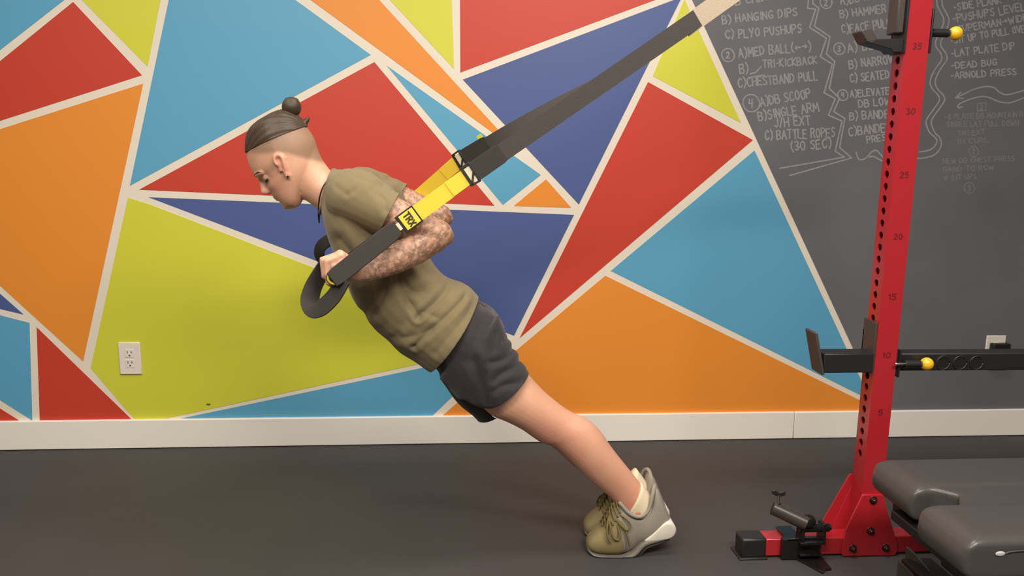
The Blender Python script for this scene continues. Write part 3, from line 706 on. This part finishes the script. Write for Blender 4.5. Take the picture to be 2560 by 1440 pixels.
# masks
nv = len(bme.vertices); co = np.empty(nv*3); bme.vertices.foreach_get('co', co); co = co.reshape(-1, 3)
rel = co - np.array(HO); hf = rel @ np.array(_f)/HS; hu = rel @ np.array(_u)/HS; hs = rel @ np.array(_s)/HS
mask = np.zeros((nv, 4), np.float32); mask[:, 3] = 1
def sstep(x, a, b): t = np.clip((x-a)/(b-a), 0, 1); return t*t*(3-2*t)
headm = (hu > -60) & (np.abs(hs) < 80) & (hf > -110) & (hf < 100)
# stubble: above a temple-to-nape line, behind the hairline
bnd = np.where(hf > 20, 52 + (hf-20)*.55, np.where(hf > -30, 52 - (20-hf)*.55, 24 - (-30-hf)*1.05))
stub = sstep(hu - bnd, -10, 10)*headm*(1 - sstep(hf, 58, 74))
mask[:, 0] = stub
armx = np.zeros(nv)
for far in (False, True):
    for seg, lo in ((UA, 1), (FA, 0)):
        for (p, r) in seg[lo:]:
            q = np.array((p.x, 2*YC-p.y if far else p.y, p.z))
            armx = np.maximum(armx, (np.linalg.norm(co - q, axis=1) < r + .035).astype(float))
fist = np.linalg.norm(co - np.array(P3(848,660,HY)), axis=1)
fist2 = np.linalg.norm(co - np.array((P3(848,660,HY).x, 2*YC-HY, P3(848,660,HY).z)), axis=1)
mask[:, 1] = armx*sstep(np.minimum(fist, fist2), .052, .075)
lips = np.exp(-((hu+48)/6)**2 - (np.abs(hs)/18)**4)*(hf > 55)
earm = .5*np.exp(-(hf/13)**4 - ((hu-8)/28)**4)*sstep(np.abs(hs), 60, 68)
cheek = .30*np.exp(-((hu+25)/22)**2 - ((np.abs(hs)-45)/18)**2)*(hf > 0)
kneem = .35*np.exp(-(np.linalg.norm(co - np.array(pt(1372, 1095, 2.20)), axis=1)/.06)**2)
ankm = .4*np.exp(-(np.linalg.norm(co - np.array(pt(1590, 1270, 2.21)), axis=1)/.05)**2)
shin = .28*sstep(co[:, 2], .60, .35)
mask[:, 2] = np.clip(lips*.8 + earm + cheek + kneem + ankm + shin, 0, 1)
ca = bme.color_attributes.new('mask', 'FLOAT_COLOR', 'POINT'); ca.data.foreach_set('color', mask.ravel())
bo = mesh_obj('body', bme, M_skin, person, smooth=True)

# ---- hair: slicked top section, bun, loose tail; brows and lashes
M_hair = mat('dark_brown_hair', (70,54,38), 0.5, bump=0.15, bscale=160, var=0.25, vscale=14)
hb = MB(); rings = []
for u, fr, bk, hw in [(133,2,-34,14),(129,24,-56,34),(120,42,-72,50),(108,53,-80,58),(96,62,-86,63),(84,69,-89,66),(72,75,-91,67.5),(62,78,-92,68.5)]:
    c = (fr+bk)/2; a = (fr-bk)/2 + 1.8
    rings.append([hd_pt(c + a*math.cos(2*math.pi*i/48), u + (2.5*math.sin(i*2.1) if 3 < i % 12 < 9 else 0)*0.3, (hw+1.8)*math.sin(2*math.pi*i/48)*(1 - 0.14*max(math.cos(2*math.pi*i/48), 0))) for i in range(48)])
rings = catmull(rings, 3)
hb.loft(rings)
hme = remeshed(hb, 0.003, 3, 0.5, 'hair')
bm = bmesh.new(); bm.from_mesh(hme)
# trim below the undercut line (higher at the back)
pa, pb_ = hd_pt(62, 81, 0), hd_pt(-77, 67, 0)
n_ = (pb_-pa).cross(_s).normalized()
if n_.dot(_u) > 0: n_ = -n_
bmesh.ops.bisect_plane(bm, geom=bm.verts[:]+bm.edges[:]+bm.faces[:], plane_co=pa, plane_no=n_, clear_outer=True)
# comb grooves running back to the bun
for v in bm.verts:
    r = v.co - HO; ff = r.dot(_f)/HS; uu = r.dot(_u)/HS; ss = r.dot(_s)/HS
    ang = math.atan2(ss, uu-40)
    v.co += (v.co - hd_pt(-10, 50, 0)).normalized()*(math.sin(ang*34 + ff*.02)*.0009 + math.sin(ang*13+1)*.0008)
bm.to_mesh(hme); bm.free()
mesh_obj('hair', hme, M_hair, person, smooth=True)
bb_ = MB()
bcx = pt(729, 268, YC)
bb_.ball(bcx, (.0268,.027,.0285), 20, 14)
for k in range(7):
    a = k*2*math.pi/7
    bb_.tube(cat_pts([bcx + Vector((.013*math.cos(a+t*1.1)*(1 if t < 2 else .8), .014*math.sin(a+t*1.1), .020*math.cos(t*1.05))) for t in np.linspace(.2, 2.8, 6)], 3), .0066, 8)
bb_.tube(cat_pts([pt(727,286,YC), pt(724,302,YC), pt(728,318,YC)], 4), [.019,.018,.0175,.0175,.019,.021,.024,.026,.027], 16)
bb_.tube(cat_pts([pt(735,312,YC), pt(752,310,YC), pt(764,304,YC), pt(774,293,YC)], 3), [.018,.017,.016,.014,.012,.0105,.009,.007,.005,.002], 10)
bb_.tube(cat_pts([pt(735,314,YC), pt(754,316,YC-.01), pt(769,314,YC-.012)], 3), [.017,.016,.014,.011,.008,.005,.002], 10)
bun = mesh_obj('hair_bun', remeshed(bb_, 0.0026, 3, 0.5, 'hair_bun'), M_hair, person, smooth=True)
tie = [pt(725,298,YC) + Vector((.0185*math.cos(2*math.pi*i/18), .0185*math.sin(2*math.pi*i/18), .003*math.cos(2*math.pi*i/18))) for i in range(19)]
MB().tube(tie, .0028, 8, False).build('hair_tie', mat('black_elastic', (24,22,22), .7), bun, smooth=True)
for s_ in (-1, 1):
    MB().tube([hd_pt(80, 21, 10*s_), hd_pt(76, 24, 22*s_), hd_pt(63, 24, 39*s_), hd_pt(54, 19, 48*s_)], [1.6*HS, 2.4*HS, 2.2*HS, .9*HS], 8).build('eyebrow', M_hair, person, smooth=True)
    MB().tube(cat_pts([hd_pt(58, -1, 18*s_), hd_pt(62, -3.5, 25*s_), hd_pt(60, -4, 33*s_), hd_pt(51, -1, 43*s_)], 3), 1.8*HS, 6).build('eyelashes', mat('lash_dark', (40,28,24), .6), person, smooth=True)
MB().ball(hd_pt(0, -21, 70), 2.6*HS, 10, 8).build('earring', mat('dark_stud', (50,40,36), .3, metal=.6), person, smooth=True)
MB().ball(hd_pt(0, -21, -70), 2.6*HS, 10, 8).build('earring', mat('dark_stud', (50,40,36), .3, metal=.6), person, smooth=True)

# ---- clothing helpers
def seg_dist(P, a, b):
    ab = b - a; t = np.clip(((P - a) @ ab)/(ab @ ab), 0, 1)
    return np.linalg.norm(P - (a + t[:, None]*ab), axis=1)
def cut(bm, co_, no_, region=None):
    if region:
        vs = [v for v in bm.verts if region(v.co)]; sv = set(vs)
        fs = [f for f in bm.faces if all(v in sv for v in f.verts)]
        es = {e for f in fs for e in f.edges}
        geom = vs + list(es) + fs
    else: geom = bm.verts[:] + bm.edges[:] + bm.faces[:]
    bmesh.ops.bisect_plane(bm, geom=geom, plane_co=co_, plane_no=no_, clear_outer=True)
def plane_from(a, b, Y, toward):
    """plane holding sight points a, b and the across direction; normal points to `toward`"""
    pa, pb = pt(a[0], a[1], Y), pt(b[0], b[1], Y)
    n = (pb-pa).cross(Vector((0,1,0))).normalized()
    if (pt(toward[0], toward[1], Y) - pa).dot(n) < 0: n = -n
    return pa, n
def sculpt(me, creases, Yref, amp=1.0, seed=3):
    """press folds into a cloth mesh: creases are polylines in the side plane"""
    n = len(me.vertices); c = np.empty(n*3); me.vertices.foreach_get('co', c); c = c.reshape(-1, 3)
    nr = np.empty(n*3); me.vertices.foreach_get('normal', nr); nr = nr.reshape(-1, 3)
    d = np.zeros(n)
    for pts_, depth, wid, side in creases:
        W = [pt(x, y, Yref) for x, y in pts_]; W = [np.array((p.x, p.z)) for p in cat_pts([(p.x, 0, p.z) for p in W], 4)] if len(W) > 2 else [np.array((p.x, p.z)) for p in W]
        D = np.full(n, 9.0)
        for a, b in zip(W[:-1], W[1:]): D = np.minimum(D, seg_dist(c[:, [0, 2]], a, b))
        w = wid/880.0
        g = -depth*np.exp(-(D/w)**1.5) + depth*.28*np.exp(-((D-2.4*w)/(1.2*w))**2)
        sd = (c[:, 1] < YC) if side < 0 else ((c[:, 1] > YC) if side > 0 else np.ones(n, bool))
        d += g*sd
    rs = np.random.RandomState(seed)
    for k in range(14):   # soft irregular drape
        v = rs.normal(size=3)*rs.uniform(14, 34); d += .0007*np.sin(c @ v + rs.uniform(0, 6))
    c += nr*(d*amp)[:, None]
    me.vertices.foreach_set('co', c.ravel()); me.update()
def cloth(name, me, m, cuts, parent, th=0.0025):
    bm = bmesh.new(); bm.from_mesh(me)
    for co_, no_, rg in cuts: cut(bm, co_, no_, rg)
    bmesh.ops.delete(bm, geom=[v for v in bm.verts if not v.link_faces], context='VERTS')
    bm.to_mesh(me); bm.free()
    o = mesh_obj(name, me, m, parent, smooth=True)
    s = o.modifiers.new('thickness', 'SOLIDIFY'); s.thickness = th; s.offset = -1
    return o

# ---- T-shirt
M_shirt = mat('olive_jersey', (130,115,84), 0.85, spec=0.2, bump=0.10, bscale=700, sheen=0.15)
sh = MB()
ST = [((780,500),(814,412),.060),((800,528),(838,424),.076),((811,552),(880,424),.138),((820,584),(934,437),.180),((830,614),(982,474),.187),((843,656),(1020,538),.178),((866,702),(1055,612),.164),
      ((898,758),(1090,668),.160),((938,812),(1122,697),.166),((988,861),(1166,711),.174),((1040,897),(1193,742),.180),((1082,926),(1212,772),.184),((1110,950),(1232,800),.186)]
sh.loft(catmull([sec(a, b, h, YC, p=0.92) for a, b, h in ST], 3))
SLV = [(P3(880,488,2.165), .075), (P3(925,508,2.138), .0690), (P3(965,530,2.122), .0640), (P3(1005,549,2.108), .0600)]
for far in (False, True):
    pts_ = [Vector((p.x, 2*YC-p.y, p.z + .004*i/3)) if far else p for i, (p, r) in enumerate(SLV)]
    sh.tube(cat_pts(pts_, 3), np.interp(np.linspace(0, 3, 10), range(4), [r for p, r in SLV]), 20)
    q = P3(862, 474, 2.20); q = Vector((q.x, 2*YC-q.y, q.z)) if far else q
    sh.ball(q, (.055, .070, .055), 16, 10)
sme = remeshed(sh, 0.0038, 12, 0.5, 'tshirt')
SHC = [([(996,684),(1012,735),(1046,790)],.0080,7,-1), ([(1046,790),(1085,760),(1118,733)],.0070,6,-1), ([(1006,690),(1030,728),(1060,732)],.0060,9,-1), ([(1014,712),(1036,756)],.0070,15,-1), ([(1034,870),(1083,818),(1162,754)],.0060,6,-1), ([(1000,850),(1040,838),(1075,822)],.0040,9,-1),
       ([(936,792),(958,742),(964,690)],.0055,9,-1), ([(1058,778),(1092,792)],.0035,6,-1), ([(1075,642),(1096,668),(1116,664)],.005,7,-1), ([(846,466),(872,482)],.0014,5,-1), ([(878,484),(908,463)],.0014,5,-1),
       ([(905,800),(925,760),(930,700)],.004,9,-1), ([(985,850),(1010,800),(1015,760)],.004,9,-1), ([(1090,880),(1130,830),(1180,780)],.003,8,-1), ([(850,600),(880,640),(900,690)],.005,11,-1),
       ([(940,470),(965,495),(970,520)],.003,7,-1), ([(900,445),(930,455),(960,462)],.0025,6,0), ([(955,452),(990,478)],.003,6,1), ([(1000,690),(1050,740),(1100,780)],.004,10,1)]
sculpt(sme, SHC, 2.14, 1.25)
nearS = lambda v: v.y < 2.17 and v.x > P3(915,500,2.12).x and v.z > P3(0,640,2.12).z
farS = lambda v: v.y > 2*YC-2.17 and v.x > P3(915,500,2.12).x and v.z > P3(0,640,2.12).z
c1, n1 = plane_from((990,500), (950,580), 2.12, (1040,560))
c2 = Vector((c1.x, 2*YC-c1.y, c1.z+.003)); n2 = Vector((n1.x, -n1.y, n1.z))
cuts = [plane_from((834,418), (800,536), YC, (760,460)) + (None,), plane_from((1193,746), (1076,912), YC, (1200,900)) + (None,), (c1, n1, nearS), (c2, n2, farS)]
shirt = cloth('tshirt', sme, M_shirt, cuts, person)
shirt['label'] = 'olive green short-sleeved T-shirt'
# collar band
col = []
pa, pb2 = pt(836, 424, YC), pt(801, 533, YC)
for i in range(33):
    t = 2*math.pi*i/32; cc = (pa+pb2)/2; hh = (pa-pb2)/2
    col.append(cc + hh*math.cos(t)*1.0 + Vector((0, .0725*math.sin(t), 0)) + (pt(830,480,YC)-pt(820,476,YC))*(1-abs(math.cos(t))))
MB().tube(col, .0045, 8, False).build('collar', M_shirt, shirt, smooth=True)

# ---- shorts
M_short = mat('charcoal_shorts_fabric', (52,47,48), 0.75, spec=0.25, bump=0.08, bscale=500, sheen=0.2)
so_ = MB()
so_.loft(catmull([sec(a, b, h, YC, p=.95) for a, b, h in [((1050,882),(1160,732),.146),((1083,908),(1196,752),.160),((1104,936),(1231,772),.172),((1122,966),(1256,806),.176),((1142,990),(1268,836),.168)]], 3))
so_.loft(catmull([sec(a, b, h, Y) for a, b, h, Y in [((1098,938),(1246,788),.082,2.218),((1138,980),(1268,838),.084,2.216),((1172,1006),(1290,885),.085,2.214),((1200,1014),(1307,917),.086,2.213),((1222,1016),(1321,936),.086,2.212),((1252,1052),(1353,970),.086,2.212)]], 3))
so_.loft(catmull([sec(a, b, h, Y) for a, b, h, Y in [((1096,946),(1236,790),.082,2.386),((1128,988),(1262,845),.084,2.386),((1154,1016),(1278,890),.084,2.386),((1180,1042),(1292,935),.084,2.386),((1206,1068),(1316,965),.084,2.386),((1240,1092),(1340,995),.084,2.386)]], 3))
some = remeshed(so_, 0.0046, 9, 0.5, 'shorts')
SOC = [([(1296,885),(1258,902),(1222,905)],.0045,7,-1), ([(1308,920),(1262,930),(1236,950)],.005,8,-1), ([(1300,958),(1262,960),(1232,975)],.004,7,-1), ([(1185,900),(1205,960),(1218,1005)],.006,10,-1), ([(1215,790),(1190,850),(1160,900)],.003,12,-1), ([(1240,840),(1230,880)],.003,9,-1), ([(1262,860),(1285,858)],.004,6,0)]
sculpt(some, SOC, 2.14, 1.3, 9)
nearL = lambda v: v.y < YC + .002
farL = lambda v: v.y > YC - .002
scuts = [plane_from((1180,740), (1064,902), YC, (1100,780)) + (None,), plane_from((1319,937), (1222,1014), 2.2, (1300,1010)) + (nearL,), plane_from((1330,962), (1196,1051), 2.386, (1300,1040)) + (farL,)]
shorts = cloth('shorts', some, M_short, scuts, person)
shorts['label'] = 'loose charcoal athletic shorts'

# ---- necklace cord
nkp = [pt(834,430,YC), pt(822,446,YC-.050), pt(806,470,YC-.066), pt(798,498,YC-.060), pt(796,524,YC-.030), pt(797,546,YC-.004)]
nk2 = [Vector((p.x, 2*YC-p.y, p.z)) for p in nkp]
MB().tube(cat_pts(nkp + nk2[:-1][::-1], 4), .0018, 8).build('necklace', mat('dark_cord', (44,32,28), .6), person, smooth=True)
MB().tube([pt(797,546,YC-.004), pt(798,556,YC-.004)], [.003,.0022], 8).build('necklace_bead', mat('dark_cord', (44,32,28), .6), person, smooth=True)

# ---- shoes
M_toe = mat('olive_mesh', (140,124,84), 0.8, bump=0.25, bscale=420)
M_upper = mat('grey_knit', (150,140,126), 0.8, bump=0.2, bscale=420)
M_lace = mat('olive_lace', (112,98,56), 0.8)
M_sole = mat('grey_rubber_sole', (112,106,94), 0.6)
M_out = mat('dark_outsole', (40,36,36), 0.7)
M_heel = mat('white_heel_clip', (222,212,196), 0.4)
M_sock = mat('cream_sock', (226,208,176), 0.85, bump=0.15, bscale=300)
YF = 2.245
def shoe(far):
    def T(p):
        return Vector((p.x+0.011, 2*YC-p.y, p.z)) if far else p
    def S(b, t, hw, p=.85, zmin=0.008): return [T(Vector((q.x, q.y, max(q.z, zmin)))) for q in sec(t, b, hw, YF, 24, p)]
    root = bpy.data.objects.new('shoe', None); COL.objects.link(root); root.parent = person
    root.matrix_parent_inverse = Matrix.Translation(person.location).inverted(); root.location = T(pt(1560, 1390, YF)); root.empty_display_size = .05
    root['label'] = 'grey and olive running shoe with white heel clip' + (', behind the nearer shoe' if far else ', nearer to the camera')
    bpy.context.view_layer.update()
    def part(mb, name, m, **k):
        o = mb.build(name, m, None, **k); o.parent = root; o.matrix_parent_inverse = root.matrix_world.inverted(); return o
    st = [((1466,1361),(1466,1353),.013),((1472,1370),(1471,1341),.029),((1490,1377),(1486,1325),.041),((1518,1381),(1506,1309),.047),((1546,1383),(1520,1287),.049),((1566,1377),(1529,1264),.047)]
    part(MB().loft(catmull([S(*q) for q in st], 3)), 'toe_box', M_toe, smooth=True)
    st = [((1550,1383),(1523,1284),.0482),((1572,1374),(1533,1260),.0465),((1594,1358),(1546,1249),.043),((1612,1346),(1572,1270),.041),((1636,1338),(1600,1278),.0405),((1656,1330),(1622,1258),.0395),((1668,1322),(1630,1224),.036),((1674,1312),(1638,1214),.028),((1677,1303),(1652,1236),.010)]
    part(MB().loft(catmull([S(b, t, h, .85 if i < 3 else .62) for i, (b, t, h) in enumerate(st)], 3)), 'upper', M_upper, smooth=True)
    st = [((1466,1371),(1468,1362),.020),((1480,1381),(1479,1370),.040),((1515,1387),(1514,1376),.049),((1556,1391),(1550,1378),.051),((1583,1377),(1574,1364),.049),((1608,1352),(1598,1340),.045),((1640,1343),(1632,1330),.042),((1670,1333),(1660,1320),.038),((1682,1320),(1672,1310),.026)]
    part(MB().loft(catmull([S(b, t, h, .6, .004) for b, t, h in st], 3)), 'midsole', M_sole, smooth=True)
    st = [((1470,1374),(1470,1366),.026),((1482,1378),(1481,1371),.039),((1515,1380),(1515,1374),.048),((1557,1380),(1555,1374),.050),((1588,1381),(1583,1374),.046),((1612,1357),(1608,1350),.043),((1642,1348),(1640,1341),.040),((1668,1338),(1665,1331),.034)]
    part(MB().loft(catmull([S(b, t, h, .5, .0006) for b, t, h in st], 3)), 'outsole', M_out, smooth=True)
    hc = [(1604,1340),(1630,1312),(1652,1294),(1668,1291),(1679,1300),(1682,1314),(1674,1328),(1652,1336)]
    prof = [pt(x, y, YF) for x, y in hc]; prof = cat_pts(prof[-1:] + prof + prof[:2], 4)[4:-4][:-1]
    mb = MB(); rr = []
    cen = sum(prof, Vector())/len(prof)
    for dy, k in ((-.0425,.72),(-.0415,.86),(-.0375,1),(0,1.02),(.0375,1),(.0415,.86),(.0425,.72)):
        rr.append([T(cen + (p-cen)*k + Vector((0, dy, 0))) for p in prof])
    mb.loft(rr); part(mb, 'heel_clip', M_heel, smooth=True)
    if not far: part(MB().ball(T(pt(1651, 1262, YF)), (.009,.016,.016), 12, 8), 'heel_tab', M_heel, smooth=True)
    # padded collar rim and sock
    rim = [pt(x, y, YF+dy) for x, y, dy in [(1550,1258,-.032),(1574,1284,-.0385),(1600,1292,-.0395),(1621,1276,-.037),(1631,1240,-.030),(1635,1220,-.016),(1636,1213,0),(1635,1220,.016),(1631,1240,.030),(1621,1276,.037),(1600,1292,.0395),(1574,1284,.0385),(1550,1258,.032)]]
    part(MB().tube([T(p) for p in cat_pts(rim, 4)], .0062, 8), 'collar_rim', M_upper, smooth=True)
    sk = [sec((1560,1284),(1603,1207),.0365,YF), sec((1568,1298),(1626,1238),.0365,YF), sec((1582,1310),(1644,1270),.032,YF)]
    part(MB().loft([[T(p) for p in r] for r in catmull(sk, 3)]), 'sock', M_sock, smooth=True)
    # tongue and laces
    tg = [sec((1512,1306),(1522,1318),.020,YF), sec((1527,1274),(1540,1284),.022,YF), sec((1538,1246),(1550,1256),.024,YF), sec((1541,1238),(1548,1244),.022,YF)]
    part(MB().loft([[T(p) for p in r] for r in catmull(tg, 3)]), 'tongue', M_lace, smooth=True)
    for k in range(6):
        x, y = 1510 + 5.6*k, 1307 - 10.2*k
        a = pt(x-2, y-7, YF); 
        for s_ in (-1, 1):
            e = pt(x+5, y+10, YF) + Vector((0, .039*s_, 0)); g = pt(x+1, y-7+2*s_, YF) + Vector((0, .010*s_, 0)); g2 = pt(x+1, y-1, YF) + Vector((0, .026*s_, 0))
            e2 = pt(x-6, y+1, YF) + Vector((0, -.014*s_, 0))
            part(MB().tube([T(p) for p in cat_pts([e, g2, g, a, e2], 3)], .0036, 6), 'lace', M_lace, smooth=True)
    bow = [[(1522,1280,-.014),(1518,1296,-.042),(1524,1322,-.054),(1537,1326,-.056),(1538,1302,-.048),(1526,1282,-.016)], [(1526,1278,-.012),(1545,1290,-.046),(1557,1314,-.055),(1563,1342,-.055)],
           [(1524,1276,-.010),(1513,1294,-.038),(1509,1316,-.053),(1516,1334,-.055)], [(1527,1274,-.007),(1552,1276,-.046),(1566,1292,-.053),(1556,1304,-.055),(1540,1290,-.048),(1527,1278,-.014)]]
    for b in bow: part(MB().tube([T(p) for p in cat_pts([pt(x, y, YF) + Vector((0, dy, 0)) for x, y, dy in b], 4)], .0032, 6), 'lace_bow', M_lace, smooth=True)
    for k, (x, y) in enumerate([(1546,1330),(1556,1352),(1572,1352)]):
        pass
shoe(False); shoe(True)

# ================================================================== SUSPENSION TRAINER
trn = thing('suspension_trainer', 'black and yellow suspension straps with handles, anchored to the red rack', 'suspension strap', (1.287, 2.16, 2.0))
M_web = mat('black_webbing', (62,56,52), 0.75, bump=0.3, bscale=500)
M_yel = mat('yellow_webbing', (240,204,56), 0.6, bump=0.03, bscale=500)
M_lab = mat('yellow_rubber_label', (236,214,70), 0.5)
M_foam = mat('black_foam', (50,44,40), 0.8, bump=0.1, bscale=400)
M_crm = mat('cream_thread', (226,214,180), 0.6)
M_grey = mat('beige_webbing', (190,170,146), 0.7, bump=0.3, bscale=500)
M_dark = mat('black_buckle', (36,32,30), 0.45)
ANC = pt(2310, -358, 2.150)
Hc = pt(845, 684, HY)
J = pt(1004, 562, 2.028)
K = pt(1173, 438, 2.055)
EQ = pt(1767, 29, 2.165)
inpl = lambda d: Vector((-d.z, 0, d.x)).normalized()
def strap(far):
    def T(p, lift=0.0):
        return Vector((p.x, 2*YC-p.y, p.z)) if far else Vector(p)
    hc = T(Hc); j = T(J); k = T(K)
    if far:
        k = pt(1149, 402, 2.43); j = hc + (k-hc)*((J-Hc).length/(K-Hc).length)
    tail = (EQ-k).normalized()
    sgn = -1 if not far else 1
    # handle
    h0 = hc + Vector((0, -.062, 0)); h1 = hc + Vector((0, .062, 0))
    hn = MB().tube([h0, h1], .0160, 20, False).build('handle_grip', M_foam, trn, smooth=False, bevel=.002)
    for e, s_ in ((h0, -1), (h1, 1)):
        MB().tube([e + Vector((0, .002*s_, 0)), e + Vector((0, .008*s_, 0))], .0195, 20, False).build('handle_end', M_dark, hn, bevel=.001)
        ringp = [e + Vector((.0145*math.cos(2*math.pi*i/20), .0085*s_, .0145*math.sin(2*math.pi*i/20))) for i in range(21)]
        MB().tube(ringp, .0034, 6, False).build('handle_ring', M_lab, hn, smooth=True)
        # padded band from the handle end up to the label
        e2 = e + Vector((0, .017*s_, 0)); d = (j-e2).normalized()
        a = e2 - d*.006; b = j - d*.012 + Vector((0, .004*s_, 0))
        MB().strip([a + (b-a)*q for q in (0, .1, .5, .9, 1)], inpl(d), [.040, .046, .047, .046, .036], .007).build('padded_band', M_foam, trn, bevel=.002)
    # label block and yellow webbing
    d = (k-j).normalized(); w = inpl(d)
    lb = MB().strip([j - d*.004, j + d*.050], w, .050, .007).build('label_frame', M_dark, trn, bevel=.001)
    lab = MB().strip([j + d*.004, j + d*.046], w, .042, .0084).build('label', M_lab, trn, bevel=.001)
    MB().strip([j - d*.012, j - d*.003], w, .020, .010).build('label_stitch', M_crm, trn)
    if not far:
        st, L = glyph_strokes('TRX', 0.0)
        nrm = d.cross(w).normalized()
        if nrm.y > 0: nrm = -nrm
        dn = -w if w.z > 0 else w          # reads downwards across the strap
        upv = d
        o0 = j + d*.016 - dn*.017 + nrm*.0043
        S = [[o0 + dn*(x/L*.034) + upv*(y*.017) for x, y in q] for q in st]
        mm = MB(); ribbons(mm, S, .0042, nrm, .0005); mm.build('label_lettering', mat('label_ink', (64,52,20), .6), lab)
    kk = k - d*.010
    MB().strip([j + d*.048, kk], w, .043, .0030).build('yellow_strap', M_yel, trn)
    mid = j + (k-j)*.70
    MB().strip([mid, kk], w, .0425, .0062).build('yellow_strap_fold', M_yel, trn, bevel=.001)
    # adjuster buckle
    w2 = inpl(tail)
    MB().strip([k - tail*.012, k - tail*.004], w2, .054, .012).build('buckle_bar', M_dark, trn, bevel=.001)
    MB().strip([k + tail*.012, k + tail*.018], w2, .058, .014).build('buckle_bar', M_dark, trn, bevel=.001)
    MB().strip([k - tail*.005, k + tail*.014], w2, .040, .006).build('buckle_webbing', M_crm, trn)
    for s_ in (-1, 1): MB().strip([k - tail*.010 + w2*.025*s_, k + tail*.016 + w2*.027*s_], w2, .005, .012).build('buckle_side', M_dark, trn)
    MB().strip([k - tail*.008 - w2*.024, k + tail*.014 + w2*.002], w2, .005, .012).build('buckle_cross', M_dark, trn)
    # sewn black section, then long black webbing up to the anchor
    e1 = k + tail*.105
    MB().strip([k + tail*.016, k + tail*.03, e1 - tail*.01, e1], w2, [.050,.052,.051,.046], .0075).build('sewn_strap', M_foam, trn, bevel=.001)
    stop = EQ - tail*.012
    A_, B_ = e1 - tail*.004, stop + tail*.02
    if far:      # the farther webbing is twisted edge-on on its way up
        nq = 72; B_ = stop - tail*.04; wq = [w2*math.cos(1.5*min(1, q/nq/.52)) + Vector((0,1,0))*math.sin(1.5*min(1, q/nq/.52)) for q in range(nq+1)]
        MB().strip([A_ + (B_-A_)*(q/nq) for q in range(nq+1)], wq, .040, .0032).build('black_strap', M_web, trn, bevel=.0003, seg=1)
    else: MB().strip([A_, B_], w2, .047, .0032).build('black_strap', M_web, trn)
    # foot cradle
    cp = [(868,686,-.068),(857,706,-.067),(842,730,-.064),(815,756,-.056),(790,764,-.040),(777,748,-.010),(780,722,.020),(794,692,.045),(812,662,.060)]
    C = [T(pt(x, y, HY) + Vector((0, dy, 0))) for x, y, dy in cp]
    if far: C = [pt(x, y, 2*YC-HY) for x, y in [(925,636),(890,655),(848,664),(812,655),(798,634),(808,610),(846,594),(900,606)]]
    C = cat_pts(C, 5); wd = []
    n = len(C)
    for i in range(n):
        t = (C[min(i+1, n-1)] - C[max(i-1, 0)]).normalized()
        wd.append(inpl(t)*.85 + Vector((0, -.75 if not far else .75, 0)))
    for i in range(1, n):
        if wd[i].dot(wd[i-1]) < 0: wd[i] = -wd[i]
    MB().strip(C, wd, .048, .004).build('foot_cradle', M_foam, trn, bevel=.001)
strap(False); strap(True)
adir = (ANC-EQ).normalized()
MB().strip([EQ - adir*.075 - Vector((0,.004,0)), ANC - adir*.02], inpl(adir), .052, .006).build('anchor_webbing', M_grey, trn)
r0 = [Vector((x, y, ANC.z)) for x, y in ((PX0-.006, PY0-.006), (PX1+.006, PY0-.006), (PX1+.006, PY1+.006), (PX0-.006, PY1+.006), (PX0-.006, PY0-.006))]
MB().strip([r0[0], r0[1]], (0,0,1), .05, .004).build('anchor_loop', M_grey, trn)
for a_, b_ in zip(r0[1:-1], r0[2:]): MB().strip([a_, b_], (0,0,1), .05, .004).build('anchor_loop', M_grey, trn)
MB().box((ANC.x-.03, PY0-.022, ANC.z-.025), (ANC.x+.02, PY0-.006, ANC.z+.025)).build('anchor_knot', M_grey, trn, bevel=.006)
# small bright tag on the farther strap
tk = pt(1149,402,2.43); tdir = (EQ-tk).normalized()
MB().strip([tk + tdir*.085 + inpl(tdir)*.028, tk + tdir*.100 + inpl(tdir)*.028], inpl(tdir), .016, .005).build('strap_tag', mat('lime_tag', (214,214,60), .5), trn)
